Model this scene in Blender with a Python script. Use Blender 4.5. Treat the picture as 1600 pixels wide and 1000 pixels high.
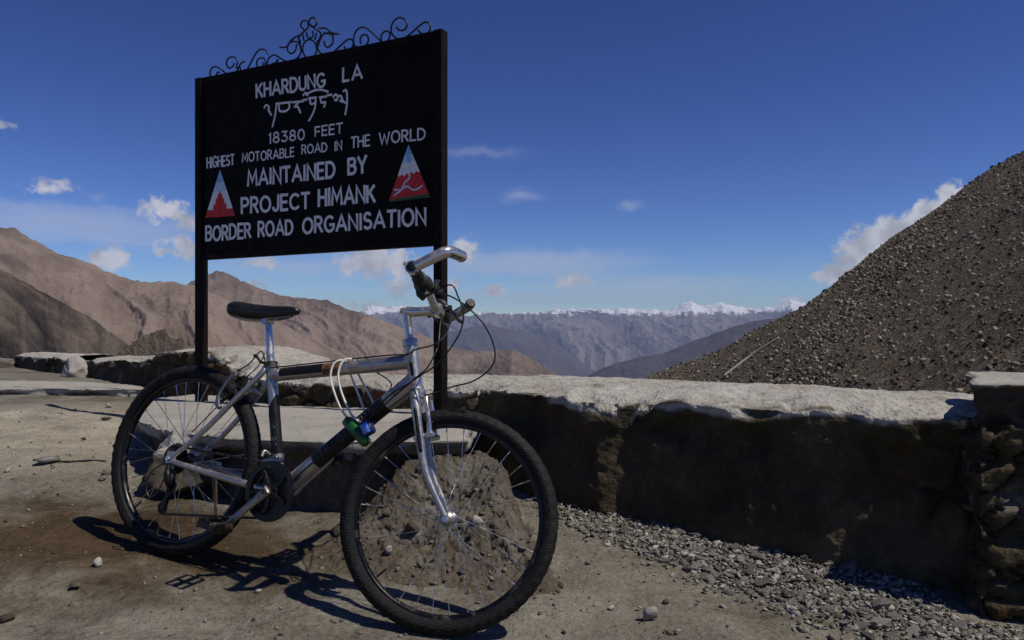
import bpy, math, random
import numpy as np
from mathutils import Matrix, Vector
random.seed(7); RNG = np.random.default_rng(7)
for o in list(bpy.data.objects): bpy.data.objects.remove(o)
sc = bpy.context.scene
COL = sc.collection
# ------------------------------------------------------------------ camera, sky, sun, exposure
F, HY, CZ = 1229.0, 512.6, 0.9004          # focal length and horizon in photo pixels, eye height
cd = bpy.data.cameras.new('camera'); cam = bpy.data.objects.new('camera', cd); COL.objects.link(cam)
cam.location = (0, 0, CZ); cam.rotation_euler = (math.radians(90), 0, 0)
cd.sensor_width = 36; cd.lens = 36*F/1600; cd.shift_y = (HY-500)/1600
cd.clip_start = .05; cd.clip_end = 60000
sc.camera = cam
SUNV = Vector((.60, -.245, 1)).normalized()  # towards the sun
EL = math.asin(SUNV.z); AZ = math.atan2(SUNV.x, SUNV.y)
sd = bpy.data.lights.new('sun', 'SUN'); sun = bpy.data.objects.new('sun', sd); COL.objects.link(sun)
sd.energy = 4.6; sd.angle = math.radians(.5); sd.color = (1, .935, .83)
sun.rotation_euler = SUNV.to_track_quat('Z', 'Y').to_euler()
sc.view_settings.view_transform = 'Standard'; sc.view_settings.look = 'None'
sc.view_settings.gamma = 1; sc.view_settings.use_curve_mapping = False
sc.view_settings.exposure = -0.3
sc.cycles.use_denoising = True
sc.cycles.volume_bounces = 0
sc.cycles.max_bounces = 6
W = bpy.data.worlds.new('World'); sc.world = W; W.use_nodes = True

class NT:                                   # tiny node-graph helper
    def __init__(s, tree): s.t = tree; s.n = tree.nodes; s.l = tree.links
    def add(s, kind, **kw):
        n = s.n.new(kind)
        for k, v in kw.items(): setattr(n, k, v)
        return n
    def link(s, a, b): s.l.new(a, b)
    def put(s, sock, v):
        if isinstance(v, bpy.types.NodeSocket): s.l.new(v, sock)
        else: sock.default_value = v
    def math(s, op, a, b=0.0, c=None, clamp=False):
        n = s.add('ShaderNodeMath', operation=op, use_clamp=clamp); s.put(n.inputs[0], a); s.put(n.inputs[1], b)
        if c is not None: s.put(n.inputs[2], c)
        return n.outputs[0]
    def vmath(s, op, a, b=None):
        n = s.add('ShaderNodeVectorMath', operation=op); s.put(n.inputs[0], a)
        if b is not None: s.put(n.inputs[1], b)
        return n.outputs[1] if op in ('LENGTH', 'DOT_PRODUCT', 'DISTANCE') else n.outputs[0]
    def rng(s, v, a, b, c=0., d=1., smooth=True):
        n = s.add('ShaderNodeMapRange', interpolation_type='SMOOTHSTEP' if smooth else 'LINEAR')
        s.put(n.inputs[0], v)
        for i, q in enumerate((a, b, c, d)): s.put(n.inputs[i+1], q)
        return n.outputs[0]
    def noise(s, vec, scale, detail=4, rough=.55, out=0, dist=0.):
        n = s.add('ShaderNodeTexNoise'); s.put(n.inputs['Vector'], vec); n.inputs['Scale'].default_value = scale
        n.inputs['Detail'].default_value = detail; n.inputs['Roughness'].default_value = rough; n.inputs['Distortion'].default_value = dist
        return n.outputs[out]
    def voro(s, vec, scale, feature='F1', out=0, rnd=1.):
        n = s.add('ShaderNodeTexVoronoi', feature=feature); s.put(n.inputs['Vector'], vec); n.inputs['Scale'].default_value = scale
        n.inputs['Randomness'].default_value = rnd
        return n.outputs[out]
    def ramp(s, v, stops):
        n = s.add('ShaderNodeValToRGB'); s.put(n.inputs[0], v); e = n.color_ramp.elements
        while len(e) < len(stops): e.new(.5)
        for q, (p, c) in zip(e, stops): q.position = p; q.color = (*c, 1) if len(c) == 3 else c
        return n.outputs[0]
    def mix(s, f, a, b, mode='MIX'):
        n = s.add('ShaderNodeMix', data_type='RGBA', blend_type=mode); s.put(n.inputs[0], f)
        for k, v in ((6, a), (7, b)): s.put(n.inputs[k], (*v, 1) if isinstance(v, tuple) and len(v) == 3 else v)
        return n.outputs[2]

def build_sky():
    g = NT(W.node_tree); g.n.clear()
    out = g.add('ShaderNodeOutputWorld'); bg = g.add('ShaderNodeBackground'); g.link(bg.outputs[0], out.inputs[0])
    sky = g.add('ShaderNodeTexSky', sky_type='NISHITA', sun_disc=False)
    sky.sun_elevation = EL; sky.sun_rotation = AZ; sky.altitude = 3200; sky.air_density = 1.18; sky.dust_density = 0.3; sky.ozone_density = 5.0
    tc = g.add('ShaderNodeTexCoord'); d = tc.outputs['Generated']
    hs = g.add('ShaderNodeHueSaturation'); hs.inputs['Saturation'].default_value = 1.05; hs.inputs['Hue'].default_value = .5125; g.link(sky.outputs[0], hs.inputs['Color'])
    gm = g.add('ShaderNodeGamma'); gm.inputs['Gamma'].default_value = 1.62; g.link(hs.outputs[0], gm.inputs['Color']); base = g.mix(1.0, gm.outputs[0], (.76, .75, .72), 'MULTIPLY')   # deep, contrasty high-altitude blue
    sep = g.add('ShaderNodeSeparateXYZ'); g.link(d, sep.inputs[0])
    az = g.math('ARCTAN2', sep.outputs[0], sep.outputs[1]); el = g.math('ARCSINE', sep.outputs[2])
    cmb = g.add('ShaderNodeCombineXYZ'); g.link(az, cmb.inputs[0]); g.link(el, cmb.inputs[1]); p = cmb.outputs[0]
    warp = g.vmath('SCALE', g.vmath('SUBTRACT', g.noise(p, 38, 5, .6, out=1), (.5, .5, .5))); warp.node.inputs[3].default_value = .022
    pw = g.vmath('ADD', p, warp)
    fine = g.noise(p, 60, 7, .62)
    def blobs(lst):
        acc = None
        for (x, y, rx, ry, s) in lst:
            u = (x-800)/F; a = math.atan(u); e = math.atan((HY-y)/F/math.sqrt(1+u*u))
            k = math.cos(a)
            v = g.vmath('MULTIPLY', g.vmath('SUBTRACT', pw, (a, e, 0)), (F/(rx*k*k), F/(ry*k), 0))
            m = g.math('MULTIPLY', g.math('SUBTRACT', 1.0, g.vmath('LENGTH', v)), s)
            acc = m if acc is None else g.math('MAXIMUM', acc, m)
        return acc
    cum = blobs([(80, 294, 62, 24, .55), (168, 405, 52, 32, .9), (262, 328, 62, 25, .8), (296, 350, 36, 26, .75), (282, 388, 62, 28, .75),
                 (590, 408, 105, 36, .95), (725, 390, 38, 27, .8), (622, 446, 38, 24, .75), (770, 453, 36, 16, .75), (898, 440, 50, 18, .8), (700, 445, 36, 22, .6),
                 (1368, 378, 62, 42, 1.0), (1395, 362, 60, 34, 1.0), (1455, 328, 50, 24, .95), (1345, 392, 56, 36, 1.0), (1318, 422, 46, 24, .9), (1335, 405, 50, 34, .85), (1428, 346, 42, 28, .9), (1492, 302, 52, 26, .95), (1300, 434, 48, 22, .8), (1240, 470, 36, 14, .7),
                 (410, 408, 60, 20, .55), (402, 440, 22, 13, .6), (4, 193, 30, 16, .45), (-120, 380, 90, 40, .9), (1720, 200, 80, 30, .8),
                 (20, 440, 60, 20, .5), (560, 480, 60, 18, .5)])
    dens = g.rng(g.math('ADD', cum, g.math('MULTIPLY', g.math('SUBTRACT', fine, .52), 1.5)), .14, .56)
    cir = blobs([(120, 352, 300, 40, .75), (830, 412, 240, 28, .75), (1000, 448, 260, 26, .6), (40, 330, 200, 22, .5), (900, 462, 420, 16, .55), (640, 428, 160, 12, .6), (170, 372, 190, 12, .6), (860, 404, 180, 9, .7), (1050, 448, 70, 9, .6), (812, 306, 40, 14, .4), (985, 322, 24, 12, .4), (740, 240, 90, 14, .25),
                 (150, 312, 24, 10, .3), (480, 420, 200, 26, .45)])
    sv = g.vmath('MULTIPLY', pw, (7, 85, 1))
    cirr = g.rng(g.math('ADD', cir, g.math('MULTIPLY', g.math('SUBTRACT', g.noise(sv, 1.0, 4, .55), .5), .6)), -.08, .62, 0, .5)
    # cumulus relief: density a little further towards the sun tells lit tops from grey bases
    lit = g.rng(g.noise(g.vmath('ADD', pw, (.006, .008, 0)), 30, 5, .55), .35, .65, .62, 1.0)
    ccol = g.vmath('SCALE', (15.0, 15.0, 16.0)); g.put(ccol.node.inputs[3], lit)
    c1 = g.mix(cirr, base, (11.0, 12.0, 14.8))
    c2 = g.mix(g.math('MULTIPLY', dens, .9), c1, ccol)
    g.link(c2, bg.inputs['Color']); bg.inputs['Strength'].default_value = .050
build_sky()

# ------------------------------------------------------------------ helpers
def ray(px, py, Y):                          # point at depth Y seen at a photo pixel
    return np.array([(px-800)/F*Y, Y, CZ+(HY-py)/F*Y])

def _hash(ix, iy, iz, s):
    h = (ix*374761393 + iy*668265263 + iz*2147483647 + s*974634767) & 0xffffffff
    h = ((h ^ (h >> 13))*1274126177) & 0xffffffff
    h = ((h ^ (h >> 16))*2246822519) & 0xffffffff
    return ((h ^ (h >> 15)) & 0xffffff)/float(0xffffff)
def vnoise(p, seed=0):                       # value noise in 3-D, result -1..1
    p = np.asarray(p, float); i = np.floor(p).astype(np.int64); f = p-i; f = f*f*f*(f*(f*6-15)+10)
    r = 0
    for dx in (0, 1):
        for dy in (0, 1):
            for dz in (0, 1):
                w = (f[:, 0] if dx else 1-f[:, 0])*(f[:, 1] if dy else 1-f[:, 1])*(f[:, 2] if dz else 1-f[:, 2])
                r = r+w*_hash(i[:, 0]+dx, i[:, 1]+dy, i[:, 2]+dz, seed)
    return r*2-1
def fbm(p, oct=4, seed=0, gain=.5, lac=2.03, ridged=False):
    p = np.asarray(p, float); a = 1; r = np.zeros(len(p)); t = 0
    for k in range(oct):
        n = vnoise(p, seed+k*17); r += a*((1-2*np.abs(n)) if ridged else n); t += a; a *= gain; p = p*lac+3.7
    return r/t
def worley(p, seed=0):                       # F1, F2, cell value
    p = np.asarray(p, float); i = np.floor(p).astype(np.int64)
    f1 = np.full(len(p), 9.); f2 = f1.copy(); cv = np.zeros(len(p))
    for dx in (-1, 0, 1):
        for dy in (-1, 0, 1):
            for dz in (-1, 0, 1):
                c = i+np.array([dx, dy, dz])
                q = np.stack([c[:, k]+_hash(c[:, 0], c[:, 1], c[:, 2], seed+k*31) for k in range(3)], 1)
                d = np.sqrt(((p-q)**2).sum(1)); m = d < f1
                f2 = np.where(m, f1, np.minimum(f2, d)); cv = np.where(m, _hash(c[:, 0], c[:, 1], c[:, 2], seed+99), cv); f1 = np.minimum(f1, d)
    return f1, f2, cv
def sstep(x, a, b):
    t = np.clip((x-a)/(b-a), 0, 1); return t*t*(3-2*t)

class MB:
    def __init__(s): s.v = []; s.f = []; s.m = []; s.n = 0
    def add(s, v, f, mi=0):
        v = np.asarray(v, float).reshape(-1, 3); k = s.n; s.v.append(v); s.n += len(v)
        s.f += [tuple(int(i)+k for i in q) for q in f]; s.m += [mi]*len(f); return s
    def grid(s, P, mi=0, cu=False, cv=False, flip=False):    # P (nu, nv, 3)
        nu, nv = P.shape[:2]; f = []
        for i in range(nu if cu else nu-1):
            for j in range(nv if cv else nv-1):
                q = (i*nv+j, ((i+1) % nu)*nv+j, ((i+1) % nu)*nv+(j+1) % nv, i*nv+(j+1) % nv)
                f.append(q[::-1] if flip else q)
        return s.add(P.reshape(-1, 3), f, mi)
    def tube(s, path, r, n=14, mi=0, oval=None, cap=True, up=None):
        path = [np.asarray(p, float) for p in path]; m = len(path)
        r = [r]*m if np.isscalar(r) else list(r)
        T = [path[min(i+1, m-1)]-path[max(i-1, 0)] for i in range(m)]; T = [t/(np.linalg.norm(t)+1e-12) for t in T]
        u = np.array(up if up is not None else ((0, 1, 0) if abs(T[0][1]) < .9 else (0, 0, 1)), float)
        rings = []
        for i in range(m):
            u = u-T[i]*np.dot(u, T[i]); u /= np.linalg.norm(u); w = np.cross(T[i], u)
            a = np.arange(n)*2*math.pi/n; ou, ow = oval or (1, 1)
            rings.append(path[i]+r[i]*(np.cos(a)[:, None]*u*ou+np.sin(a)[:, None]*w*ow))
        k = s.n; s.grid(np.array(rings), mi, cv=True, flip=True)
        if cap:
            s.f.append(tuple(k+j for j in range(n))); s.m.append(mi)
            s.f.append(tuple(k+(m-1)*n+j for j in reversed(range(n)))); s.m.append(mi)
        return s
    def lathe(s, c, axis, prof, n=48, mi=0, ref=None):       # prof: (radius, offset along axis)
        ax = np.asarray(axis, float); ax /= np.linalg.norm(ax)
        u = np.cross(ax, (0, 0, 1) if ref is None else ref); u = u/np.linalg.norm(u) if np.linalg.norm(u) > 1e-6 else np.array([1., 0, 0]); w = np.cross(ax, u)
        a = np.arange(n)*2*math.pi/n
        P = np.array([[np.asarray(c)+ax*h+r*(math.cos(t)*u+math.sin(t)*w) for t in a] for r, h in prof])
        return s.grid(P, mi, cv=True)
    def box(s, c, size, R=None, mi=0, bev=0.):
        sx, sy, sz = [q/2 for q in size]; b = min(bev, sx*.9, sy*.9, sz*.9)
        if b <= 0:
            v = np.array([[x, y, z] for x in (-sx, sx) for y in (-sy, sy) for z in (-sz, sz)])
            f = [(0, 1, 3, 2), (4, 6, 7, 5), (0, 4, 5, 1), (2, 3, 7, 6), (0, 2, 6, 4), (1, 5, 7, 3)]
        else:
            v = []; idx = {}
            for x in (-1, 1):
                for y in (-1, 1):
                    for z in (-1, 1):
                        for k in range(3):
                            q = [x*sx, y*sy, z*sz]
                            for j, sg_ in enumerate((x, y, z)):
                                if j != k: q[j] -= sg_*b
                            idx[x, y, z, k] = len(v); v.append(q)
            f = []
            for k in range(3):
                o1, o2 = [j for j in range(3) if j != k]
                for sg_ in (-1, 1):
                    q = []
                    for a, c_ in ((-1, -1), (1, -1), (1, 1), (-1, 1)):
                        t = [0, 0, 0]; t[k] = sg_; t[o1] = a; t[o2] = c_; q.append(idx[(*t, k)])
                    f.append(q)
            for k in range(3):
                o1, o2 = [j for j in range(3) if j != k]
                for a in (-1, 1):
                    for c_ in (-1, 1):
                        q = []
                        for e, kk in ((-1, o1), (1, o1), (1, o2), (-1, o2)):
                            t = [0, 0, 0]; t[k] = e; t[o1] = a; t[o2] = c_; q.append(idx[(*t, kk)])
                        f.append(q)
            for x in (-1, 1):
                for y in (-1, 1):
                    for z in (-1, 1): f.append([idx[x, y, z, k] for k in range(3)])
            v = np.array(v)
        if R is not None: v = v@np.asarray(R).T
        return s.add(v+np.asarray(c), f, mi)
    def build(s, name, mats, parent=None, smooth=True, fix=True, sharp=None):
        me = bpy.data.meshes.new(name); V = np.vstack(s.v)
        me.from_pydata(V.tolist(), [], s.f)
        for m in (mats if isinstance(mats, (list, tuple)) else [mats]): me.materials.append(m)
        me.polygons.foreach_set('material_index', s.m)
        if fix:
            import bmesh
            bm = bmesh.new(); bm.from_mesh(me); bmesh.ops.recalc_face_normals(bm, faces=bm.faces); bm.to_mesh(me); bm.free()
        if smooth:
            me.polygons.foreach_set('use_smooth', [True]*len(me.polygons))
            if sharp: me.set_sharp_from_angle(angle=math.radians(sharp))
        o = bpy.data.objects.new(name, me); COL.objects.link(o)
        if parent: o.parent = parent
        return o

def fast_grid(name, P, mats, smooth=True, attrs=None):       # big grids, numpy only
    nu, nv = P.shape[:2]; me = bpy.data.meshes.new(name)
    me.vertices.add(nu*nv); me.vertices.foreach_set('co', P.reshape(-1).astype(np.float32))
    i, j = np.meshgrid(np.arange(nu-1), np.arange(nv-1), indexing='ij'); a = (i*nv+j).ravel()
    Q = np.stack([a, a+nv, a+nv+1, a+1], 1).astype(np.int32); n = len(Q)
    me.loops.add(n*4); me.loops.foreach_set('vertex_index', Q.ravel())
    me.polygons.add(n); me.polygons.foreach_set('loop_start', np.arange(n)*4); me.polygons.foreach_set('loop_total', np.full(n, 4))
    me.update(calc_edges=True)
    if smooth: me.polygons.foreach_set('use_smooth', np.ones(n, bool))
    for k, v in (attrs or {}).items():
        at = me.attributes.new(k, 'FLOAT', 'POINT'); at.data.foreach_set('value', v.ravel().astype(np.float32))
    for m in (mats if isinstance(mats, (list, tuple)) else [mats]): me.materials.append(m)
    me.validate(); o = bpy.data.objects.new(name, me); COL.objects.link(o); return o
def fast_mesh(name, V, Q, mat, smooth=False, rnd=None):      # triangles
    me = bpy.data.meshes.new(name); me.vertices.add(len(V)); me.vertices.foreach_set('co', V.reshape(-1).astype(np.float32))
    n = len(Q); me.loops.add(n*3); me.loops.foreach_set('vertex_index', Q.ravel().astype(np.int32))
    me.polygons.add(n); me.polygons.foreach_set('loop_start', np.arange(n)*3); me.polygons.foreach_set('loop_total', np.full(n, 3))
    me.update(calc_edges=True)
    if smooth: me.polygons.foreach_set('use_smooth', np.ones(n, bool))
    if rnd is not None:
        at = me.attributes.new('rnd', 'FLOAT', 'POINT'); at.data.foreach_set('value', rnd.astype(np.float32))
    me.materials.append(mat); o = bpy.data.objects.new(name, me); COL.objects.link(o); return o

def tag(o, label=None, cat=None, group=None, kind=None):
    if label: o['label'] = label
    if cat: o['category'] = cat
    if group: o['group'] = group
    if kind: o['kind'] = kind
    return o
def empty(name, loc=(0, 0, 0)):
    o = bpy.data.objects.new(name, None); COL.objects.link(o); o.location = loc; o.empty_display_size = .2; return o
def crom(pts, n=6, closed=False):             # Catmull-Rom through points
    P = [np.asarray(p, float) for p in pts]; m = len(P); out = []
    for i in range(m if closed else m-1):
        g = (lambda k: P[k % m]) if closed else (lambda k: P[min(max(k, 0), m-1)])
        a, b, c, d = g(i-1), g(i), g(i+1), g(i+2)
        for k in range(n):
            t = k/n; out.append(.5*(2*b+(c-a)*t+(2*a-5*b+4*c-d)*t*t+(3*b-a-3*c+d)*t**3))
    if not closed: out.append(P[-1])
    return out

# ------------------------------------------------------------------ materials
def new_mat(name):
    m = bpy.data.materials.new(name); m.use_nodes = True; g = NT(m.node_tree); b = g.n['Principled BSDF']; return m, g, b
def obj_co(g): return g.add('ShaderNodeTexCoord').outputs['Object']
def geo_pos(g): return g.add('ShaderNodeNewGeometry').outputs['Position']
def bump(g, b, h, strength=.5, dist=.01, normal=None):
    n = g.add('ShaderNodeBump'); n.inputs['Strength'].default_value = strength; n.inputs['Distance'].default_value = dist
    g.put(n.inputs['Height'], h)
    if normal is not None: g.link(normal, n.inputs['Normal'])
    g.link(n.outputs[0], b.inputs['Normal']); return n.outputs[0]
def attr(g, name):
    n = g.add('ShaderNodeAttribute'); n.attribute_name = name; return n.outputs['Fac']

def plain(name, col, rough=.5, metal=0., var=.15, scale=30, bmp=.0, bscale=200, spec=.5):
    m, g, b = new_mat(name); co = obj_co(g)
    n = g.noise(co, scale, 4, .6)
    c = g.mix(g.rng(n, .3, .7), tuple(q*(1-var) for q in col), tuple(min(1, q*(1+var)) for q in col))
    g.link(c, b.inputs['Base Color']); b.inputs['Metallic'].default_value = metal
    g.link(g.rng(g.noise(co, scale*1.7, 4), .3, .7, rough*.8, min(1, rough*1.25)), b.inputs['Roughness'])
    b.inputs['Specular IOR Level'].default_value = spec
    if bmp: bump(g, b, g.noise(co, bscale, 3), bmp, .002)
    return m

M = {}
def mat_metal(name, col, rough, dirt=.35, metal=1.0):
    m, g, b = new_mat(name); co = obj_co(g)
    n = g.noise(co, 26, 6, .65); f = g.noise(co, 240, 3, .6)
    d = g.rng(g.math('ADD', n, g.math('MULTIPLY', f, .25)), .62, .86)
    g.link(g.mix(g.math('MULTIPLY', d, dirt), col, (.16, .13, .10)), b.inputs['Base Color'])
    g.link(g.rng(d, 0, 1, metal, metal*.5), b.inputs['Metallic'])
    g.link(g.math('ADD', g.rng(n, .3, .7, rough*.75, rough*1.3), g.math('MULTIPLY', d, .25)), b.inputs['Roughness'])
    bump(g, b, f, .06, .001); return m
M['alu'] = mat_metal('brushed_aluminium', (.44, .425, .405), .36, .6, .84)
M['chrome'] = mat_metal('polished_alloy', (.64, .61, .565), .25, .4, .90)
M['steel'] = mat_metal('dull_steel', (.30, .285, .265), .42, .7)
M['dark_steel'] = mat_metal('oily_dark_steel', (.050, .045, .040), .44, .6)
M['spoke'] = mat_metal('spoke_steel', (.58, .57, .55), .3, .4)
M['rim'] = mat_metal('anodised_rim', (.040, .038, .036), .36, .35)
M['black'] = plain('black_enamel', (.008, .007, .007), .45, var=.3, spec=.3)
M['grip'] = plain('grip_rubber', (.012, .014, .011), .55, var=.3, bmp=.4, bscale=300)
M['plastic'] = plain('black_plastic', (.013, .013, .012), .4, var=.3)
M['cable'] = plain('cable_housing', (.010, .010, .010), .42)
M['saddle'] = plain('saddle_vinyl', (.010, .010, .010), .36, bmp=.15, bscale=160)
M['rust'] = plain('rusty_tape', (.16, .065, .025), .7, var=.5, scale=60)
M['lockcable'] = plain('white_vinyl', (.62, .60, .54), .35, var=.12, scale=50)
M['green'] = plain('green_plastic', (.012, .10, .018), .35, var=.25)
M['blue'] = plain('blue_plastic', (.10, .26, .85), .4, var=.2)
M['navy'] = plain('navy_plastic', (.01, .02, .09), .4, var=.2)
M['frame_text'] = plain('worn_decal', (.10, .10, .10), .5, var=.4, scale=150)

def mat_tyre():
    m, g, b = new_mat('dusty_tyre'); co = obj_co(g)
    n = g.noise(co, 18, 6, .65); f = g.noise(co, 120, 4, .6)
    d = g.rng(g.math('ADD', g.math('MULTIPLY', n, .7), g.math('MULTIPLY', f, .4)), .56, .80)
    g.link(g.mix(d, (.0055, .005, .005), (.030, .0265, .0225)), b.inputs['Base Color'])
    b.inputs['Roughness'].default_value = .72; b.inputs['Specular IOR Level'].default_value = .3
    w = g.add('ShaderNodeTexWave', wave_type='RINGS'); g.link(co, w.inputs[0]); w.inputs['Scale'].default_value = 45; w.inputs['Distortion'].default_value = 6; w.inputs['Detail'].default_value = 2
    bump(g, b, g.math('ADD', g.math('MULTIPLY', w.outputs[1], .5), f), .5, .0025); return m
M['tyre'] = mat_tyre()

def mat_ground():
    m, g, b = new_mat('packed_dirt'); p = geo_pos(g)
    big = g.noise(p, .55, 5, .6); mid = g.noise(p, 3.2, 6, .65, dist=.4); fine = g.noise(p, 42, 5, .65); grit = g.voro(p, 150); grit2 = g.voro(p, 45)
    c = g.ramp(g.math('ADD', g.math('MULTIPLY', mid, .6), g.math('MULTIPLY', fine, .4)), [(.32, (.070, .060, .046)), (.5, (.174, .157, .124)), (.68, (.275, .257, .213))])
    # damp / oil-dark earth patch left of the bicycle, and dust-pale tracks
    pm = g.vmath('MULTIPLY', g.vmath('SUBTRACT', p, (-1.55, 2.86, 0)), (.66, 1.6, 0))
    wet = g.rng(g.math('ADD', g.vmath('LENGTH', pm), g.math('MULTIPLY', g.math('SUBTRACT', mid, .5), 1.5)), .25, 1.05, 1., 0)
    wet2 = g.math('MULTIPLY', g.rng(g.noise(g.vmath('MULTIPLY', p, (.8, 1.7, 1)), 1.3, 6, .65, dist=.5), .54, .68), .45)
    wet = g.math('MAXIMUM', wet, wet2)
    c = g.mix(wet, c, g.mix(1.0, c, (.40, .30, .20), 'MULTIPLY'))
    c = g.mix(g.rng(big, .48, .70, 0, .45), c, (.24, .22, .176))
    pz = g.vmath('MULTIPLY', g.vmath('SUBTRACT', p, (-2.75, 4.55, 0)), (.55, .72, 0))      # dry, dust-pale ground beyond the damp patch
    c = g.mix(g.rng(g.math('ADD', g.vmath('LENGTH', pz), g.math('MULTIPLY', g.math('SUBTRACT', mid, .5), .8)), .35, 1.0, .85, 0), c, g.mix(1.0, c, (1.95, 1.92, 1.86), 'MULTIPLY'))
    spk = g.math('MULTIPLY', g.rng(grit2, .05, .16, 1, 0), g.rng(g.noise(p, 9, 2), .52, .62))
    c = g.mix(g.math('MULTIPLY', spk, .7), c, (.06, .05, .042))
    far = g.rng(g.vmath('LENGTH', p), 12, 80)
    c = g.mix(far, c, g.ramp(g.noise(p, .02, 6), [(.3, (.11, .085, .065)), (.7, (.19, .16, .13))]))
    g.link(c, b.inputs['Base Color']); b.inputs['Roughness'].default_value = .95; b.inputs['Specular IOR Level'].default_value = .15
    h = g.math('ADD', g.math('MULTIPLY', mid, 1.6), g.math('ADD', g.math('MULTIPLY', fine, .55), g.math('MULTIPLY', grit, -.05)))
    h = g.math('ADD', h, g.math('MULTIPLY', g.noise(g.vmath('MULTIPLY', p, (1, 3, 1)), 13, 4, .6), .5))
    bump(g, b, h, 1.0, .03); return m
M['ground'] = mat_ground()

def mat_rock(name, dark, midc, light, scale=8., bmp=.7, bdist=.02, rndvar=0., rough=.92):
    m, g, b = new_mat(name); co = obj_co(g)
    n = g.noise(co, scale, 7, .66, dist=.5); f = g.noise(co, scale*7, 5, .62); v = g.voro(co, scale*1.7)
    t = g.math('ADD', g.math('MULTIPLY', n, .62), g.math('MULTIPLY', f, .38))
    if rndvar:
        t = g.math('ADD', t, g.math('MULTIPLY', g.math('SUBTRACT', attr(g, 'rnd') if rndvar < 0 else g.add('ShaderNodeObjectInfo').outputs['Random'], .5), abs(rndvar)))
    g.link(g.ramp(t, [(.30, dark), (.5, midc), (.72, light)]), b.inputs['Base Color'])
    b.inputs['Roughness'].default_value = rough; b.inputs['Specular IOR Level'].default_value = .2
    bump(g, b, g.math('ADD', g.math('ADD', n, g.math('MULTIPLY', f, .35)), g.math('MULTIPLY', v, .3)), bmp, bdist); return m
M['stone'] = mat_rock('grey_stone', (.10, .092, .079), (.185, .173, .152), (.29, .275, .245), 14, rndvar=.4)
M['gravel'] = mat_rock('gravel_chips', (.12, .112, .095), (.245, .23, .20), (.38, .36, .32), 16, rndvar=-.55)
M['rubblerock'] = mat_rock('rubble_rock', (.05, .042, .031), (.10, .086, .067), (.18, .16, .13), 9, bmp=.9, bdist=.02)
M['rubblechip'] = mat_rock('rubble_chips', (.045, .037, .028), (.10, .086, .067), (.21, .188, .15), 16, rndvar=-.5)
M['grit'] = mat_rock('grit_pebbles', (.06, .05, .04), (.14, .122, .098), (.30, .275, .235), 16, rndvar=-.6)
M['brownstone'] = mat_rock('brown_stone', (.05, .038, .028), (.10, .08, .06), (.2, .17, .135), 11, rndvar=.3)
M['palestone'] = mat_rock('pale_stone', (.22, .2, .175), (.33, .31, .275), (.46, .44, .4), 9, rndvar=.2)

def mat_wall():
    m, g, b = new_mat('mortared_rubble'); p = geo_pos(g); cap = attr(g, 'cap'); cell = attr(g, 'cell')
    n = g.noise(p, 4.5, 7, .66, dist=.6); f = g.noise(p, 34, 6, .66); lich = g.noise(p, 1.7, 5, .6)
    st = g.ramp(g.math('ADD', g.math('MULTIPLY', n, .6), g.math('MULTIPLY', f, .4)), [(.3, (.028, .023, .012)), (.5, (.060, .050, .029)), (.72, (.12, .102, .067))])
    st = g.mix(.55, st, g.mix(1.0, st, g.ramp(cell, [(0, (.45, .42, .38)), (.5, (1., .95, .85)), (1, (1.8, 1.65, 1.4))]), 'MULTIPLY'))
    st = g.mix(g.math('MULTIPLY', g.rng(attr(g, 'joint'), .0, 1.), .6), st, (.135, .118, .08))
    st = g.mix(g.math('MULTIPLY', g.rng(cell, .80, .92), .5), st, (.085, .036, .018))
    st = g.mix(g.math('MULTIPLY', g.rng(lich, .56, .72), .5), st, (.016, .014, .009))
    st = g.mix(g.math('MULTIPLY', g.rng(g.noise(p, 2.6, 6, .65, dist=.4), .52, .68), .6), st, (.15, .115, .07)); st = g.mix(g.math('MULTIPLY', g.rng(g.noise(g.vmath('ADD', p, (5., 2., 1.)), 2.2, 5, .6), .60, .70), .6), st, (.11, .045, .022))
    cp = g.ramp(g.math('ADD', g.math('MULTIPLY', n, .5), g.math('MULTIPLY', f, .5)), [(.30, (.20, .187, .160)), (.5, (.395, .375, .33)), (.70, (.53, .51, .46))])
    cp = g.mix(g.rng(g.noise(p, 11, 6, .7), .56, .64, 0, .6), cp, (.17, .14, .105))
    cp = g.mix(g.math('MULTIPLY', g.rng(g.voro(g.vmath('ADD', p, g.vmath('SCALE', g.noise(p, 6, 3, out=1))), 2.2, 'DISTANCE_TO_EDGE'), .0, .012, 1, 0), .7), cp, (.07, .06, .045))
    cp = g.mix(g.rng(lich, .5, .66, 0, .4), cp, (.25, .22, .175))
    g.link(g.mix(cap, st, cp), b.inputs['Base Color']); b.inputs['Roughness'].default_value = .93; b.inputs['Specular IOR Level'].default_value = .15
    bump(g, b, g.math('ADD', g.math('ADD', n, g.math('MULTIPLY', f, .6)), g.math('MULTIPLY', g.voro(p, 60), .25)), .8, .025); return m
M['wall'] = mat_wall()
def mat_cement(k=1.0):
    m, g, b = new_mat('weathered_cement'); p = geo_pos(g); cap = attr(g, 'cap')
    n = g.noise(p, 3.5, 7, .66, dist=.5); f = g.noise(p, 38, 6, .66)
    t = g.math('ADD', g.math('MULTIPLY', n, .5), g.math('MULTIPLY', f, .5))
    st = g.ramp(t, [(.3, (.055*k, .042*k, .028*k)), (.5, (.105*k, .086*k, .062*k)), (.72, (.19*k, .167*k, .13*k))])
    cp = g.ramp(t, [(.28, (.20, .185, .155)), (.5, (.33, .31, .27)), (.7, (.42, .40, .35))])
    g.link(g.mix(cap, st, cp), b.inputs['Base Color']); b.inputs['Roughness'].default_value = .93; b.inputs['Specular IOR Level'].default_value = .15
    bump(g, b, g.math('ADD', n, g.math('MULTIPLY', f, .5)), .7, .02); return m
M['cement'] = mat_cement(); M['darkcement'] = mat_cement(.55)

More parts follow.
